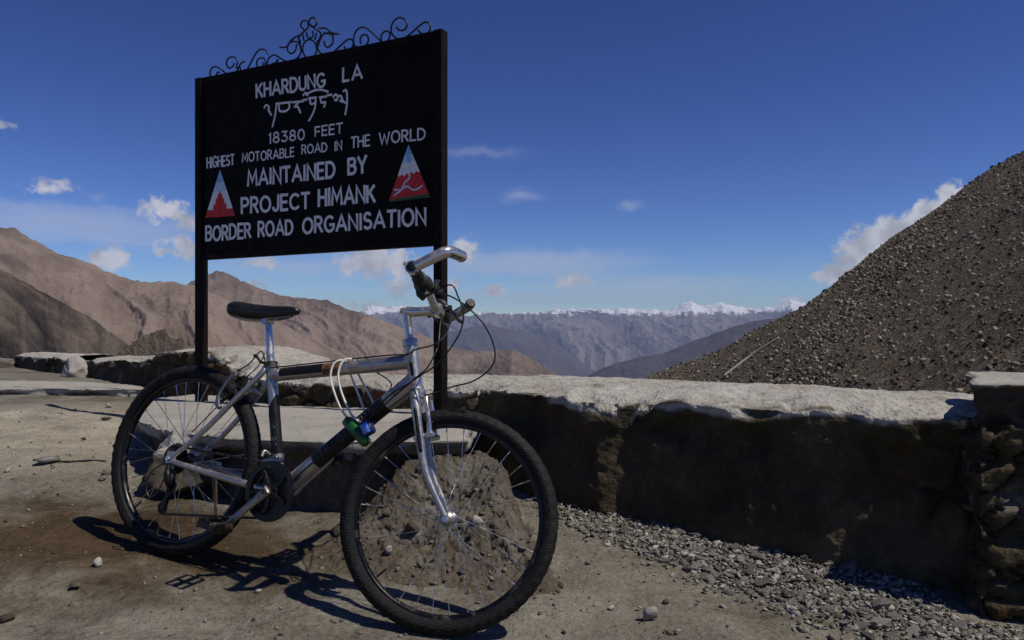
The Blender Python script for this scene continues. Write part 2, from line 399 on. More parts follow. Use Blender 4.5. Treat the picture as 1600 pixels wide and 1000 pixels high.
def mat_mountain(name, cols, scale, snow=None, bdist=20., streak=1., dark=None):
    m, g, b = new_mat(name); p = geo_pos(g)
    s = g.noise(p, scale, 7, .6, dist=.6); f = g.noise(p, scale*9, 6, .68)
    t = g.math('ADD', g.math('MULTIPLY', s, .6), g.math('MULTIPLY', f, .4))
    st = attr(g, 'streak')
    t = g.math('ADD', t, g.math('MULTIPLY', st, .13*streak))
    c = g.ramp(t, [(.28, cols[0]), (.5, cols[1]), (.74, cols[2])])
    if dark: c = g.mix(g.rng(g.noise(p, scale*.45, 4, .5), .54, .66, 0, .75), c, dark)
    if snow:
        z = g.add('ShaderNodeSeparateXYZ'); g.link(p, z.inputs[0])
        k = g.math('ADD', z.outputs[2], g.math('MULTIPLY', g.math('ADD', g.math('SUBTRACT', f, .5), g.math('MULTIPLY', st, .35)), snow[2]))
        c = g.mix(g.rng(k, snow[0], snow[1]), c, (.82, .83, .86))
    g.link(c, b.inputs['Base Color']); b.inputs['Roughness'].default_value = 1; b.inputs['Specular IOR Level'].default_value = 0
    bump(g, b, g.math('ADD', s, g.math('MULTIPLY', f, .5)), .8, bdist); return m
M['tan_hill'] = mat_mountain('tan_scree_mountain', [(.108, .076, .058), (.184, .136, .104), (.265, .204, .162)], .006, bdist=26, dark=(.085, .064, .052), streak=2.2)
M['dark_hill'] = mat_mountain('dark_scree_hill', [(.028, .023, .021), (.072, .058, .051), (.17, .135, .105)], .04, bdist=7, streak=3.)
M['far_range'] = mat_mountain('far_snow_range', [(.05, .045, .045), (.13, .112, .108), (.23, .2, .19)], .0009, snow=(300, 350, 300), bdist=160, streak=1.8)
M['mid_ridge'] = mat_mountain('blue_ridge', [(.04, .038, .04), (.075, .066, .068), (.11, .1, .1)], .0025, bdist=60)
M['brown_spur'] = mat_mountain('brown_spur', [(.06, .04, .028), (.11, .075, .05), (.16, .115, .08)], .02, bdist=6)
def mat_scree():
    m, g, b = new_mat('scree_slope'); p = geo_pos(g)
    n = g.noise(p, .09, 6, .6); f = g.noise(p, 1.3, 6, .7); v = g.voro(p, 1.5, out=1); k = g.noise(p, 6, 4, .7)
    t = g.math('ADD', g.math('MULTIPLY', n, .35), g.math('ADD', g.math('MULTIPLY', f, .4), g.math('MULTIPLY', k, .25)))
    c = g.ramp(t, [(.32, (.042, .035, .027)), (.5, (.115, .098, .075)), (.68, (.24, .21, .165))])
    c = g.mix(.35, c, g.mix(1.0, c, g.ramp(g.vmath('DOT_PRODUCT', v, (.33, .33, .33)), [(0, (.45, .42, .38)), (1, (1.7, 1.6, 1.5))]), 'MULTIPLY'))
    c = g.mix(g.rng(g.noise(p, .5, 3), .60, .72, 0, .45), c, (.135, .075, .042))
    sx = g.add('ShaderNodeSeparateXYZ'); g.link(p, sx.inputs[0]); c = g.mix(g.rng(g.math('ADD', sx.outputs[1], g.math('MULTIPLY', n, 60.)), 125, 250, 0, .6), c, (.21, .165, .115))
    g.link(c, b.inputs['Base Color']); b.inputs['Roughness'].default_value = 1; b.inputs['Specular IOR Level'].default_value = .05
    bump(g, b, g.math('ADD', g.math('MULTIPLY', f, 1.), g.math('MULTIPLY', k, .4)), .8, .5); return m
M['scree'] = mat_scree()
M['scree_rock'] = mat_rock('scree_rock', (.048, .040, .031), (.135, .115, .088), (.28, .243, .19), 1.6, bmp=.6, bdist=.15, rndvar=-.8)
M['signblack'] = plain('sign_black_paint', (.0050, .0042, .0034), .6, var=.4, scale=6, bmp=.1, bscale=40, spec=.10)
M['signframe'] = plain('sign_black_iron', (.0070, .0045, .0036), .6, var=.4, scale=20, bmp=.15, bscale=120, spec=.12)
M['ironwork'] = plain('wrought_iron', (.008, .009, .016), .45, var=.3)
def dusty(m):                                # thin road dust in patches on the board
    g = NT(m.node_tree); b = g.n['Principled BSDF']; src = b.inputs['Base Color'].links[0].from_socket; co = obj_co(g)
    g.link(g.mix(g.math('MULTIPLY', g.rng(g.noise(co, 2.6, 6, .65), .5, .74), .5), src, (.024, .021, .015)), b.inputs['Base Color'])
dusty(M['signblack'])
M['paintwhite'] = plain('sign_white_paint', (.74, .74, .74), .6, var=.10, scale=25)
M['paintred'] = plain('sign_red_paint', (.55, .018, .022), .6, var=.12, scale=25)
M['paintblue'] = plain('sign_blue_paint', (.24, .45, .70), .6, var=.12, scale=25)
M['paintpale'] = plain('sign_pale_blue_paint', (.50, .64, .78), .6, var=.12, scale=25)
M['paintgreen'] = plain('sign_green_paint', (.02, .09, .02), .6, var=.2, scale=25)

# ------------------------------------------------------------------ ground and terrain
WALL = [  # front edge X, Y, top-front z (eye-relative), thickness, top-back z
    (1.80, 2.87, -.330, .68, -.295), (1.65, 2.95, -.330, .68, -.295), (.9, 3.33, -.330, .70, -.28), (.24, 3.70, -.330, .70, -.270), (-.2, 4.22, -.325, .66, -.290),
    (-.88, 4.50, -.330, .66, -.31), (-1.32, 4.66, -.330, .66, -.30), (-1.75, 5.05, -.28, .66, -.225), (-2.2, 5.55, -.155, .7, -.15), (-2.7, 6.2, -.19, .7, -.19),
    (-3.18, 6.8, -.275, .66, -.27), (-4.33, 8.0, -.33, .6, -.32)]
_wx = np.array([w[0] for w in WALL][::-1]+[3.2]); _wy = np.array([w[1] for w in WALL][::-1]+[2.35])
def wall_y(X): return np.where(X < -4.33, 8.0+(-4.33-X)*.85, np.interp(X, _wx, _wy))
def ground_z(X, Y):
    X = np.asarray(X, float); Y = np.asarray(Y, float)
    Ys = np.where(Y > 3.8, 3.8+.2*(np.minimum(Y, 30)-3.8), np.where(Y < -4, -4., Y)); Xs = np.clip(X, -3.2, 5)
    z = CZ-1.128-.0701*Xs+.0896*Ys
    d = Y-wall_y(X)-.75
    z = z-np.where(d > 0, .5*d*sstep(d, 0, 1.2), 0)
    return np.maximum(z, -900+40*np.sin(X*.0011)*np.cos(Y*.0009))
def gdetail(P, near=True):
    q = np.c_[P[:, 0], P[:, 1], np.zeros(len(P))]
    return .022*fbm(q*1.6, 3, 5)+.011*fbm(q*np.array([4.5, 7, 1]), 4, 9, .6)+.006*fbm(q*19, 3, 12, .6)
def gz(X, Y):                                 # ground height with relief, scalar
    P = np.array([[X, Y, 0.]]); return float(ground_z(P[:, 0], P[:, 1])[0]+gdetail(P)[0]*flat_near(P)[0])
# wheels and stand stay on firm ground: relief fades under the contacts
CONT = [(-1.2246, 2.7621), (-.2567, 2.3146), (-1.14, 3.0)]
def flat_near(P):
    w = np.ones(len(P))
    for x, y in CONT: w *= sstep(np.hypot(P[:, 0]-x, P[:, 1]-y), .03, .30)
    return w
def build_ground():
    def axis(lo, hi, step, far, k=1.16):
        a = list(np.arange(lo, hi, step)); s = step; q = hi
        while q < far: a.append(q); s *= k; q += s
        a.append(far); s = step; q = lo-step; b = []
        while q > -far: b.append(q); s *= k; q -= s
        b.append(-far); return np.array(b[::-1]+a)
    xs = axis(-3.6, 2.6, .018, 16000); ys = axis(1.5, 5.2, .018, 16000)
    X, Y = np.meshgrid(xs, ys, indexing='ij'); P = np.c_[X.ravel(), Y.ravel(), np.zeros(X.size)]
    z = ground_z(P[:, 0], P[:, 1])
    nr = (np.abs(P[:, 0]) < 14) & (P[:, 1] > -10) & (P[:, 1] < 16)
    z[nr] += gdetail(P[nr])*flat_near(P[nr])
    fr = ~nr; r = np.hypot(P[:, 0], P[:, 1]); z[fr] += np.minimum(r[fr]*.02, 40)*fbm(P[fr]*.004, 4, 3)*sstep(r[fr], 20, 200)*(z[fr] < -20)
    P[:, 2] = np.maximum(z, -940)
    tag(fast_grid('ground', P.reshape(*X.shape, 3), M['ground']), kind='structure')
build_ground()

def ridge(name, prof, dist, foot, zfoot, mat, nu, nv, seed, amp, rib, shape=1.0, back=1.35, crest=.12, fine=.15):
    # a mountain: crest profile seen at photo pixels, its distance, and the foot of its slope nearer the eye
    px = np.linspace(prof[0][0], prof[-1][0], nu); py = np.interp(px, [p[0] for p in prof], [p[1] for p in prof])
    D = np.interp(px, [p[0] for p in dist], [p[1] for p in dist]); Fd = np.interp(px, [p[0] for p in foot], [p[1] for p in foot]); Zf = np.interp(px, [p[0] for p in zfoot], [p[1] for p in zfoot])
    t = np.r_[np.linspace(0, 1, nv), np.linspace(1.0, 1.6, 14)[1:]]
    U, Tt = np.meshgrid(px, t, indexing='ij'); k = (U-800)/F
    front = Tt <= 1
    Yd = np.where(front, Fd[:, None]+(D-Fd)[:, None]*Tt, D[:, None]*(1+(Tt-1)*back*.6))
    zr = CZ+(HY-py)/F*D
    Z = np.where(front, Zf[:, None]+(zr-Zf)[:, None]*np.clip(Tt, 0, 1)**shape, zr[:, None]-(Tt-1)*(D*.7)[:, None])
    P = np.stack([k*Yd, Yd, Z], 2).reshape(-1, 3); tt = Tt.ravel(); Dv = np.repeat(D, len(t))
    az = np.arctan(k).ravel()
    m = Dv.mean(); wq = P/(m*.20); wp = np.c_[fbm(wq, 3, seed+3), fbm(wq, 3, seed+4), 0*tt]
    lean = np.sin(az*7+seed)*.5+.6                     # gullies run down the fall line, which swings along the range
    g = np.c_[az*rib*.45+lean*tt*2.2, tt*1.6, np.full(len(P), seed*1.7)]+wp*np.array([1.5, .8, 0])
    gul = fbm(g, 6, seed, .54, ridged=True)
    gen = fbm(P/(Dv.mean()*.10), 5, seed+50, .55)
    env = np.where(tt < 1, crest+(1-crest)*np.clip(4*tt*(1-tt), 0, 1)**.7, crest)
    a = amp*Dv
    P[:, 2] += a*env*(gul*.75+gen*.55)+a*fine*fbm(P/(Dv.mean()*.018), 4, seed+80, .6)
    P[:, 1] -= a*env*(gul*.5)
    streak = (gul+.4*fbm(np.c_[az*rib*5, tt*1.5, tt*0], 3, seed+11)).reshape(U.shape)
    P[:, 2] += a*.10*fbm(P/(m*.008), 4, seed+91, .62)*np.where(tt < 1, 1, .6)
    return tag(fast_grid(name, P.reshape(*U.shape, 3), mat, attrs={'streak': streak}), kind='structure')

ridge('mountain', [(-420, 330), (-250, 300), (-100, 322), (0, 358), (25, 362), (45, 375), (70, 384), (95, 397), (120, 404), (130, 410), (165, 424), (190, 433), (235, 443), (270, 441), (300, 446), (340, 462), (420, 500), (520, 545), (600, 590)],
      [(-420, 1300), (300, 1900), (600, 2300)], [(-420, 450), (300, 600), (600, 900)], [(-420, -210), (300, -280), (600, -430)], M['tan_hill'], 520, 200, 21, .025, 34, shape=1.15)
ridge('mountain', [(150, 470), (230, 452), (290, 446), (318, 434), (338, 422), (350, 424), (365, 432), (400, 448), (440, 462), (480, 466), (512, 468), (545, 483), (600, 502), (650, 520), (700, 541), (740, 550), (775, 548), (800, 545), (825, 555), (845, 570), (872, 587), (920, 625)],
      [(150, 3100), (340, 3100), (920, 2500)], [(150, 1100), (920, 1500)], [(150, -560), (920, -720)], M['tan_hill'], 560, 180, 34, .021, 30, shape=1.1, crest=.07)
ridge('hillside', [(-420, 240), (-100, 376), (0, 421), (50, 446), (100, 474), (150, 503), (185, 528), (215, 548), (250, 572), (300, 610)],
      [(-420, 300), (300, 560)], [(-420, 90), (0, 130), (300, 300)], [(-420, -40), (0, -66), (300, -160)], M['dark_hill'], 400, 170, 45, .020, 40, shape=1.05)
ridge('hillside', [(170, 562), (195, 548), (212, 533), (228, 524), (243, 518), (258, 514), (264, 527), (276, 531), (284, 527), (292, 540), (310, 548), (340, 566)],
      [(170, 300), (340, 300)], [(170, 230), (340, 230)], [(170, -120), (340, -120)], M['dark_hill'], 160, 80, 51, .014, 60)
ridge('mountain', [(420, 505), (520, 496), (565, 487), (575, 480), (600, 484), (625, 476), (650, 486), (690, 494), (740, 497), (760, 490), (800, 492), (850, 489), (905, 486), (940, 484), (965, 488), (1000, 486), (1030, 488), (1060, 481), (1080, 474), (1100, 482), (1128, 476), (1150, 482), (1185, 483), (1210, 484), (1235, 470), (1255, 476), (1300, 478), (1400, 480), (1650, 470)],
      [(420, 14500), (1650, 14500)], [(420, 8200), (1650, 8200)], [(420, -930), (1650, -930)], M['far_range'], 900, 190, 63, .0125, 60, shape=1.05, crest=.42, back=.2, fine=.42)
ridge('mountain', [(560, 600), (640, 540), (700, 520), (760, 507), (800, 516), (860, 530), (900, 560), (960, 600)],
      [(560, 8800), (960, 8800)], [(560, 7000), (960, 7000)], [(560, -930), (960, -930)], M['mid_ridge'], 200, 70, 70, .008, 50, shape=1.0, crest=.3, back=.3)
ridge('mountain', [(900, 600), (930, 580), (960, 568), (1000, 558), (1040, 552), (1065, 540), (1110, 523), (1150, 508), (1185, 500), (1240, 496), (1330, 480), (1500, 470)],
      [(900, 5200), (1500, 5200)], [(900, 3000), (1500, 3000)], [(900, -930), (1500, -930)], M['mid_ridge'], 260, 90, 77, .010, 44, shape=1.05, crest=.25, back=.4)

import bmesh
def ico(sub):
    bm = bmesh.new(); bmesh.ops.create_icosphere(bm, subdivisions=sub, radius=1.)
    bm.verts.ensure_lookup_table(); V = np.array([v.co[:] for v in bm.verts]); T = np.array([[v.index for v in f.verts] for f in bm.faces]); bm.free(); return V, T
ICO = {k: ico(k) for k in (1, 2, 3, 4, 5)}
SCREE = [(960, 640), (1000, 600), (1020, 586), (1060, 570), (1100, 556), (1150, 533), (1200, 509), (1250, 481), (1300, 445), (1350, 403), (1400, 365), (1430, 346), (1500, 297), (1550, 262), (1600, 236), (1700, 170), (1850, 80)]
def build_scree():
    nu, nv = 560, 330
    px = np.linspace(960, 1850, nu); py = np.interp(px, [p[0] for p in SCREE], [p[1] for p in SCREE])
    gx, gy, c0 = .678, -.139, -10.8; kk = (px-800)/F      # one tilted face of loose rock; its crest runs where the profile says
    hit = lambda v: c0/(v-gx*kk-gy)
    D = hit((HY-py)/F); Fd = np.minimum(hit((HY-960)/F), D*.5)
    t = np.r_[np.linspace(0, 1, nv)**1.15, np.linspace(1., 1.5, 10)[1:]]
    U, T = np.meshgrid(px, t, indexing='ij'); k = (U-800)/F
    Yd = Fd[:, None]+(D-Fd)[:, None]*T; X = k*Yd
    Zb = CZ+c0+gx*X+gy*Yd-np.where(T > 1, (T-1)*90, 0)
    P = np.stack([X, Yd, Zb], 2).reshape(-1, 3)
    f1, f2, cv = worley(P*1.1, 3)
    P[:, 2] += .8*fbm(P*.05, 4, 4)+.16*(cv-.5)*sstep(f2-f1, 0, .25)+.14*fbm(P*1.4, 3, 6)
    o = tag(fast_grid('hillside', P.reshape(*U.shape, 3), M['scree'], attrs={'streak': np.zeros(U.size)}), kind='structure')
    return P.reshape(*U.shape, 3), nv
SP, SNV = build_scree()

# ------------------------------------------------------------------ rocks
def rockV(seed, sub=2, flat=(1, .8, .6), cuts=9, rough=.05, depth=(.55, .85)):
    r = np.random.default_rng(seed); V = ICO[sub][0].copy()
    for _ in range(cuts):
        n = r.normal(size=3); n /= np.linalg.norm(n); d = r.uniform(*depth); s = V@n; V = V-np.outer(np.maximum(s-d, 0), n)
    V *= 1+rough*fbm(V*2.2+seed*3.1, 3, seed)[:, None]
    V *= np.asarray(flat)*r.uniform(.85, 1.15, 3); return V-V.mean(0)
def hull(seed, flat=(1, .75, .5), n=15):      # broken stone: hull of scattered points, flat faces and sharp edges
    r = np.random.default_rng(seed); p = r.normal(size=(n, 3)); p /= np.linalg.norm(p, axis=1)[:, None]; p *= r.uniform(.72, 1.0, (n, 1)); p = np.sign(p)*np.abs(p)**.8
    p *= np.asarray(flat)*r.uniform(.8, 1.2, 3)
    bm = bmesh.new()
    for q in p: bm.verts.new(q)
    res = bmesh.ops.convex_hull(bm, input=bm.verts); bmesh.ops.delete(bm, geom=[g for g in res['geom_interior'] if isinstance(g, bmesh.types.BMVert)], context='VERTS')
    bmesh.ops.triangulate(bm, faces=bm.faces); bm.verts.index_update(); bm.verts.ensure_lookup_table()
    V = np.array([v.co[:] for v in bm.verts]); T = np.array([[v.index for v in f.verts] for f in bm.faces]); bm.free(); return V-V.mean(0), T
def rot_rand(r, tilt=.35):
    return np.array((Matrix.Rotation(r.uniform(0, 6.283), 3, 'Z')@Matrix.Rotation(r.normal()*tilt, 3, 'X')@Matrix.Rotation(r.normal()*tilt, 3, 'Y')))
def rock_mass(name, pos, size, mat, sub=1, flat=(1, .75, .5), seed=1, tilt=.35, sink=.25):
    r = np.random.default_rng(seed); protos = [hull(seed*100+k, flat, 9 if sub == 1 else 16) for k in range(40)]; Vs = []; Ts = []; R = []; k = 0
    for p, s in zip(pos, size):
        V, T = protos[r.integers(40)]; v = V@rot_rand(r, tilt).T*s+np.asarray(p); v[:, 2] += s*flat[2]*(.6-sink)
        Vs.append(v); Ts.append(T+k); R.append(np.full(len(v), r.uniform())); k += len(v)
    return fast_mesh(name, np.vstack(Vs), np.vstack(Ts), mat, rnd=np.concatenate(R))
def stone(name, p, s, seed, mat, flat=(1, .8, .55), sub=3, tilt=.2, rough=.06, sink=.2, rz=None):
    r = np.random.default_rng(seed); v, tr = hull(seed, flat, 15); v = v@rot_rand(r, tilt).T*s
    v[:, 2] -= v[:, 2].min()+sink*s*flat[2]
    o = fast_mesh(name, v, tr, mat, smooth=False); o.location = p; return o

def scree_rocks():
    r = np.random.default_rng(5); pos = []; size = []
    nu = SP.shape[0]
    for _ in range(110000):
        i = r.integers(0, nu); j = int(SNV*(r.uniform()**1.25)); p = SP[i, min(j, SNV-1)]
        s = np.clip((.036*r.pareto(2.1)+.036)*(.85+.6*max(0, math.sin(p[0]*.17-p[1]*.05+2*math.sin(p[1]*.04)))), .034, .27)*(.5+p[1]/110); pos.append(p); size.append(s)
    tag(rock_mass('scree_rocks', pos, size, M['scree_rock'], 1, (1, .85, .7), 5, tilt=.9), 'loose brown scree rocks covering the steep hillside beyond the wall', 'scree', kind='stuff')
scree_rocks()
pth = [ray(x, y, Y) for x, y, Y in ((1130, 592, 88), (1150, 577, 98), (1172, 561, 108), (1195, 545, 120), (1218, 531, 131))]
pb = MB()
def on_scree(p):                              # drop a sight-line point on the hillside
    d = np.hypot(SP[..., 0]/SP[..., 1]-p[0]/p[1], (SP[..., 2]-CZ)/SP[..., 1]-(p[2]-CZ)/p[1]); i, j = np.unravel_index(d[:, :SNV].argmin(), d[:, :SNV].shape); return SP[i, j]+np.array([0, 0, .35])
pb.tube(crom([on_scree(p) for p in pth], 5), .17, 6)
tag(pb.build('water_pipe', M['palestone']), 'thin pale pipe running up the dark rocky slope beyond the wall', 'pipe')

# ------------------------------------------------------------------ parapet wall, pillar, plinth
def sweep_wall(name, path, base=-.25, step=.013, seed=3, pale=1.0, label=None, cat='wall'):
    P0 = np.array([[w[0], w[1], w[2]+CZ, w[3], w[4]+CZ] for w in path])
    L = np.r_[0, np.cumsum(np.hypot(*np.diff(P0[:, :2], axis=0).T))]; s = np.arange(0, L[-1], step)
    Q = np.stack([np.interp(s, L, P0[:, k]) for k in range(5)], 1)
    ker = np.exp(-np.linspace(-2, 2, 37)**2); ker /= ker.sum()
    for k in range(5): Q[:, k] = np.convolve(np.pad(Q[:, k], 18, mode='reflect', reflect_type='odd'), ker, 'valid')
    d = np.gradient(Q[:, :2], axis=0); d /= np.linalg.norm(d, axis=1)[:, None]; nb = np.stack([d[:, 1], -d[:, 0]], 1)  # path runs right to left: this is the back
    nb *= np.sign((nb@np.array([.3, 1.])))[:, None]
    Q[:, :2] -= nb*(.014*fbm(np.c_[s*2.3, 0*s, 0*s+9], 3, seed+41)+.016*fbm(np.c_[s*9, 0*s, 0*s+5], 3, seed+42))[:, None]; Q[:, 2] += .016*fbm(np.c_[s*3.5, 0*s, 0*s+2], 3, seed+43)
    zb = ground_z(Q[:, 0], Q[:, 1])+base
    nf, nt, nk = 64, 48, 10
    rows = []; cap = []; cell = []; jnt = []
    for kind, n in (('f', nf), ('t', nt), ('b', nk)):
        for j in range(n):
            t = j/(n-1) if kind != 't' else (j+1)/(nt+1)
            if kind == 'f':
                x = Q[:, :2]-nb*.05*(1-t)[None] if False else Q[:, :2]-nb*(.06*(1-t)); z = zb+(Q[:, 2]-zb)*t; nrm = np.c_[-nb, 0*z]
            elif kind == 't':
                x = Q[:, :2]+nb*(Q[:, 3]*t)[:, None]; z = Q[:, 2]+(Q[:, 4]-Q[:, 2])*t+.025*np.sin(np.pi*t); nrm = np.c_[0*nb, np.ones(len(z))]
            else:
                x = Q[:, :2]+nb*(Q[:, 3]+.05*t)[:, None]; z = Q[:, 4]+(zb-.5-Q[:, 4])*t; nrm = np.c_[nb, 0*z]
            P = np.c_[x, z]; dz = z-Q[:, 2]
            st = np.c_[s, z*1.25, np.full(len(s), seed)]*np.array([4.2, 5.2, 1])
            st = st+.25*np.c_[vnoise(st*.8, 5), vnoise(st*.8, 6), 0*s]
            f1, f2, cv = worley(np.c_[st[:, :2], np.full(len(s), .5)], seed)
            rag = fbm(np.c_[s*5, z*5+P[:, 1]*2, 0*s], 4, seed+4)
            if kind == 'f':
                pl = sstep(fbm(np.c_[s*1.5, z*2.2, 0*s+7], 4, seed+71, .55)+.08+.30*sstep(s, .0, .5)-.5*sstep(s, 1.9, 2.8), -.12, .12)
                k = .022*fbm(P*6, 5, seed+73, .6)*pl+(1-pl)*(.034*(cv-.45)-.036*(1-sstep(f2-f1, .02, .13))+.008)+.026*rag+.014*fbm(P*16, 4, seed+7)
                edge = sstep(t, .84, 1.0); low = .5+.5*fbm(np.c_[s*2.2, 0*s, 0*s+4], 3, seed+9)
                k = k*(1-.4*edge)+.022*edge
                bite = sstep(fbm(np.c_[s*3.1, z*4.5, 0*s], 3, seed+21), .12, .45)*sstep(t, .55, .95)*(1-.3*edge)
                k = k-.06*bite; k = k+edge*(.045*fbm(np.c_[s*7, z*9, 0*s], 4, seed+33, .62)-.02*sstep(f1*1., .2, .7))
                P = P+nrm*k[:, None]; P[:, 2] -= .012*np.clip(edge, 0, 1)*(rag+.6)
                lim = -.004+.040*np.clip(low+1.3*rag, -.4, 1.3)
                c = sstep(dz+lim*pale, -.007, .007)*(1-.8*sstep(bite, .15, .5))
            else:
                w = .018*fbm(P*4, 4, seed+13)+.011*fbm(P*18, 4, seed+15, .62)
                P = P+nrm*w[:, None]
                if kind == 't':
                    e = sstep(t, .0, .10); chip = sstep(fbm(np.c_[s*4.2, 0*s+2, 0*s], 4, seed+31)+.1, .05, .5)
                    P[:, 2] -= (1-sstep(t, 0., .22))*(.016+.11*chip)*(.6+.6*fbm(np.c_[s*11, t*9+0*s, 0*s], 3, seed+35)); P[:, :2] -= nb*((1-e)*.018)
                c = np.ones(len(s))*(1 if kind == 't' else 1-sstep(t, 0, .3))
                if kind == 't': c = c-.9*(1-sstep(t, .03, .05+.10*np.clip(.5+rag, 0, 1)))*sstep(fbm(np.c_[s*6.3, 0*s+t*6, 0*s+3], 4, seed+81, .6), .0, .25)
            rows.append(P); cap.append(c); cell.append(cv); cell[-1] = cell[-1]*(1-(pl if kind == 'f' else 0))+.45*(pl if kind == 'f' else 0); jnt.append(((1-pl)*(1-sstep(f2-f1, .02, .16))*.8+.25*pl)*sstep(fbm(np.c_[s*3, z*3, 0*s], 3, seed+61), -.3, .2) if kind == 'f' else 0*s)
    G = np.stack(rows, 1)
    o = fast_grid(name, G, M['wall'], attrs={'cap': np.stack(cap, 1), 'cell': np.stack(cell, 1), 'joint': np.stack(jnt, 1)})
    b = bmesh.new(); b.from_mesh(o.data); bmesh.ops.recalc_face_normals(b, faces=b.faces); b.to_mesh(o.data); b.free()
    return tag(o, label, cat)
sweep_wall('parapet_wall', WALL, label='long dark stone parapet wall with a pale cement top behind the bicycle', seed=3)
sweep_wall('parapet_wall', [(-4.66, 8.25, -.315, .5, -.30), (-5.2, 8.7, -.325, .5, -.31), (-6.05, 9.55, -.335, .5, -.32)], label='short far stretch of low wall left of the pale boulder', seed=12)
def blob_rock(name, c, size, seed, mat, label, cat='boulder', sub=4, cuts=14, rough=.12, depth=(.6, .9), pale_up=False, group=None, rz=0.):
    r = np.random.default_rng(seed); V = rockV(seed, sub, (1, 1, 1), cuts, rough, depth)
    V = V/np.abs(V).max(0)*np.asarray(size); cs, sn = math.cos(rz), math.sin(rz); V = V@np.array([[cs, -sn, 0], [sn, cs, 0], [0, 0, 1]]).T
    V += (.03*min(size)/.2*fbm(V*14, 5, seed+5, .62)[:, None])*V/np.linalg.norm(V, axis=1)[:, None]
    o = fast_mesh(name, V, ICO[sub][1], mat, smooth=True); o.location = c
    at = o.data.attributes.new('cap', 'FLOAT', 'POINT')
    nz = np.zeros(len(V)*3); o.data.vertices.foreach_get('normal', nz) if False else None
    at.data.foreach_set('value', sstep(V[:, 2]/size[2]+.35*fbm(V*6, 3, seed+8), .25, .6).astype(np.float32))  # paler top paints light falling on the upper side
    return tag(o, label, cat, group)
p = ray(120, 575, 7.9); blob_rock('boulder', (p[0], p[1], p[2]-.03), (.15, .14, .15), 61, M['palestone'], 'pale boulder in the gap of the far wall')
p = ray(4, 580, 9.3); blob_rock('boulder', (p[0]-.1, p[1], p[2]-.05), (.28, .2, .2), 62, M['brownstone'], 'brown boulder at the left end of the far wall')

def pillar():
    root = empty('stone_pillar', (1.72, 2.72, gz(1.72, 2.72))); tag(root, 'rough stone pillar with a flat capstone ending the parapet wall', 'pillar')
    x0, y0 = 1.630, 2.735; dirx = np.array([.97, -.235]); dirx /= np.linalg.norm(dirx); diry = np.array([-dirx[1], dirx[0]])
    zb = ground_z(np.array([1.7]), np.array([2.7]))[0]-.2; zt = CZ-.335; wx, wy = .62, .75
    # outline walked round the four sides, finely sampled
    n = 48; per = []
    for k in range(4):
        for t in np.linspace(0, 1, n, endpoint=False):
            a, b = [(t, 0), (1, t), (1-t, 1), (0, 1-t)][k]; per.append((a*wx, b*wy, k))
    per = np.array(per); nz = 64; rows = []; cells = []; caps = []
    nrm = np.array([-diry, dirx, diry, -dirx])[per[:, 2].astype(int)]
    base = np.array([x0, y0])+per[:, :1]*dirx+per[:, 1:2]*diry; s = np.arange(len(per))*.0125
    for j in range(nz):
        z = zb+(zt-zb)*j/(nz-1); P = np.c_[base, np.full(len(per), z)]
        q = np.c_[P[:, 0]*7.5+P[:, 1]*3, P[:, 1]*7, np.full(len(per), z*12)]; q += .3*np.c_[vnoise(q*.7, 2), vnoise(q*.7, 3), vnoise(q*.7, 4)]
        f1, f2, cv = worley(q, 41)
        k = .050*(cv-.5)-.045*(1-sstep(f2-f1, .02, .12))+.020*fbm(P*10, 5, 44, .6)+.010*fbm(P*34, 3, 46)
        corner = np.minimum(np.abs(per[:, 0]*1.), 1)
        P[:, :2] += nrm*k[:, None]; rows.append(P); cells.append(cv); caps.append(.35*sstep(fbm(P*4, 3, 48), .05, .4))
    G = np.stack(rows, 1); G = np.concatenate([G, G[:1]], 0); cl = np.stack(cells, 1); cp = np.stack(caps, 1)
    o = fast_grid('shaft', G, M['wall'], attrs={'cap': np.r_[cp, cp[:1]], 'cell': np.r_[cl, cl[:1]]})
    bm = bmesh.new(); bm.from_mesh(o.data); bmesh.ops.recalc_face_normals(bm, faces=bm.faces)
    bm.to_mesh(o.data); bm.free()
    o.parent = root; o.matrix_parent_inverse = Matrix.Translation(root.location).inverted()
    return root, [np.array([x0, y0])+u*dirx+v*diry for u, v in ((-.005, .02), (.30, .005), (.70, .02), (.70, .46), (.40, .48), (.11, .46))]
PIL = pillar()

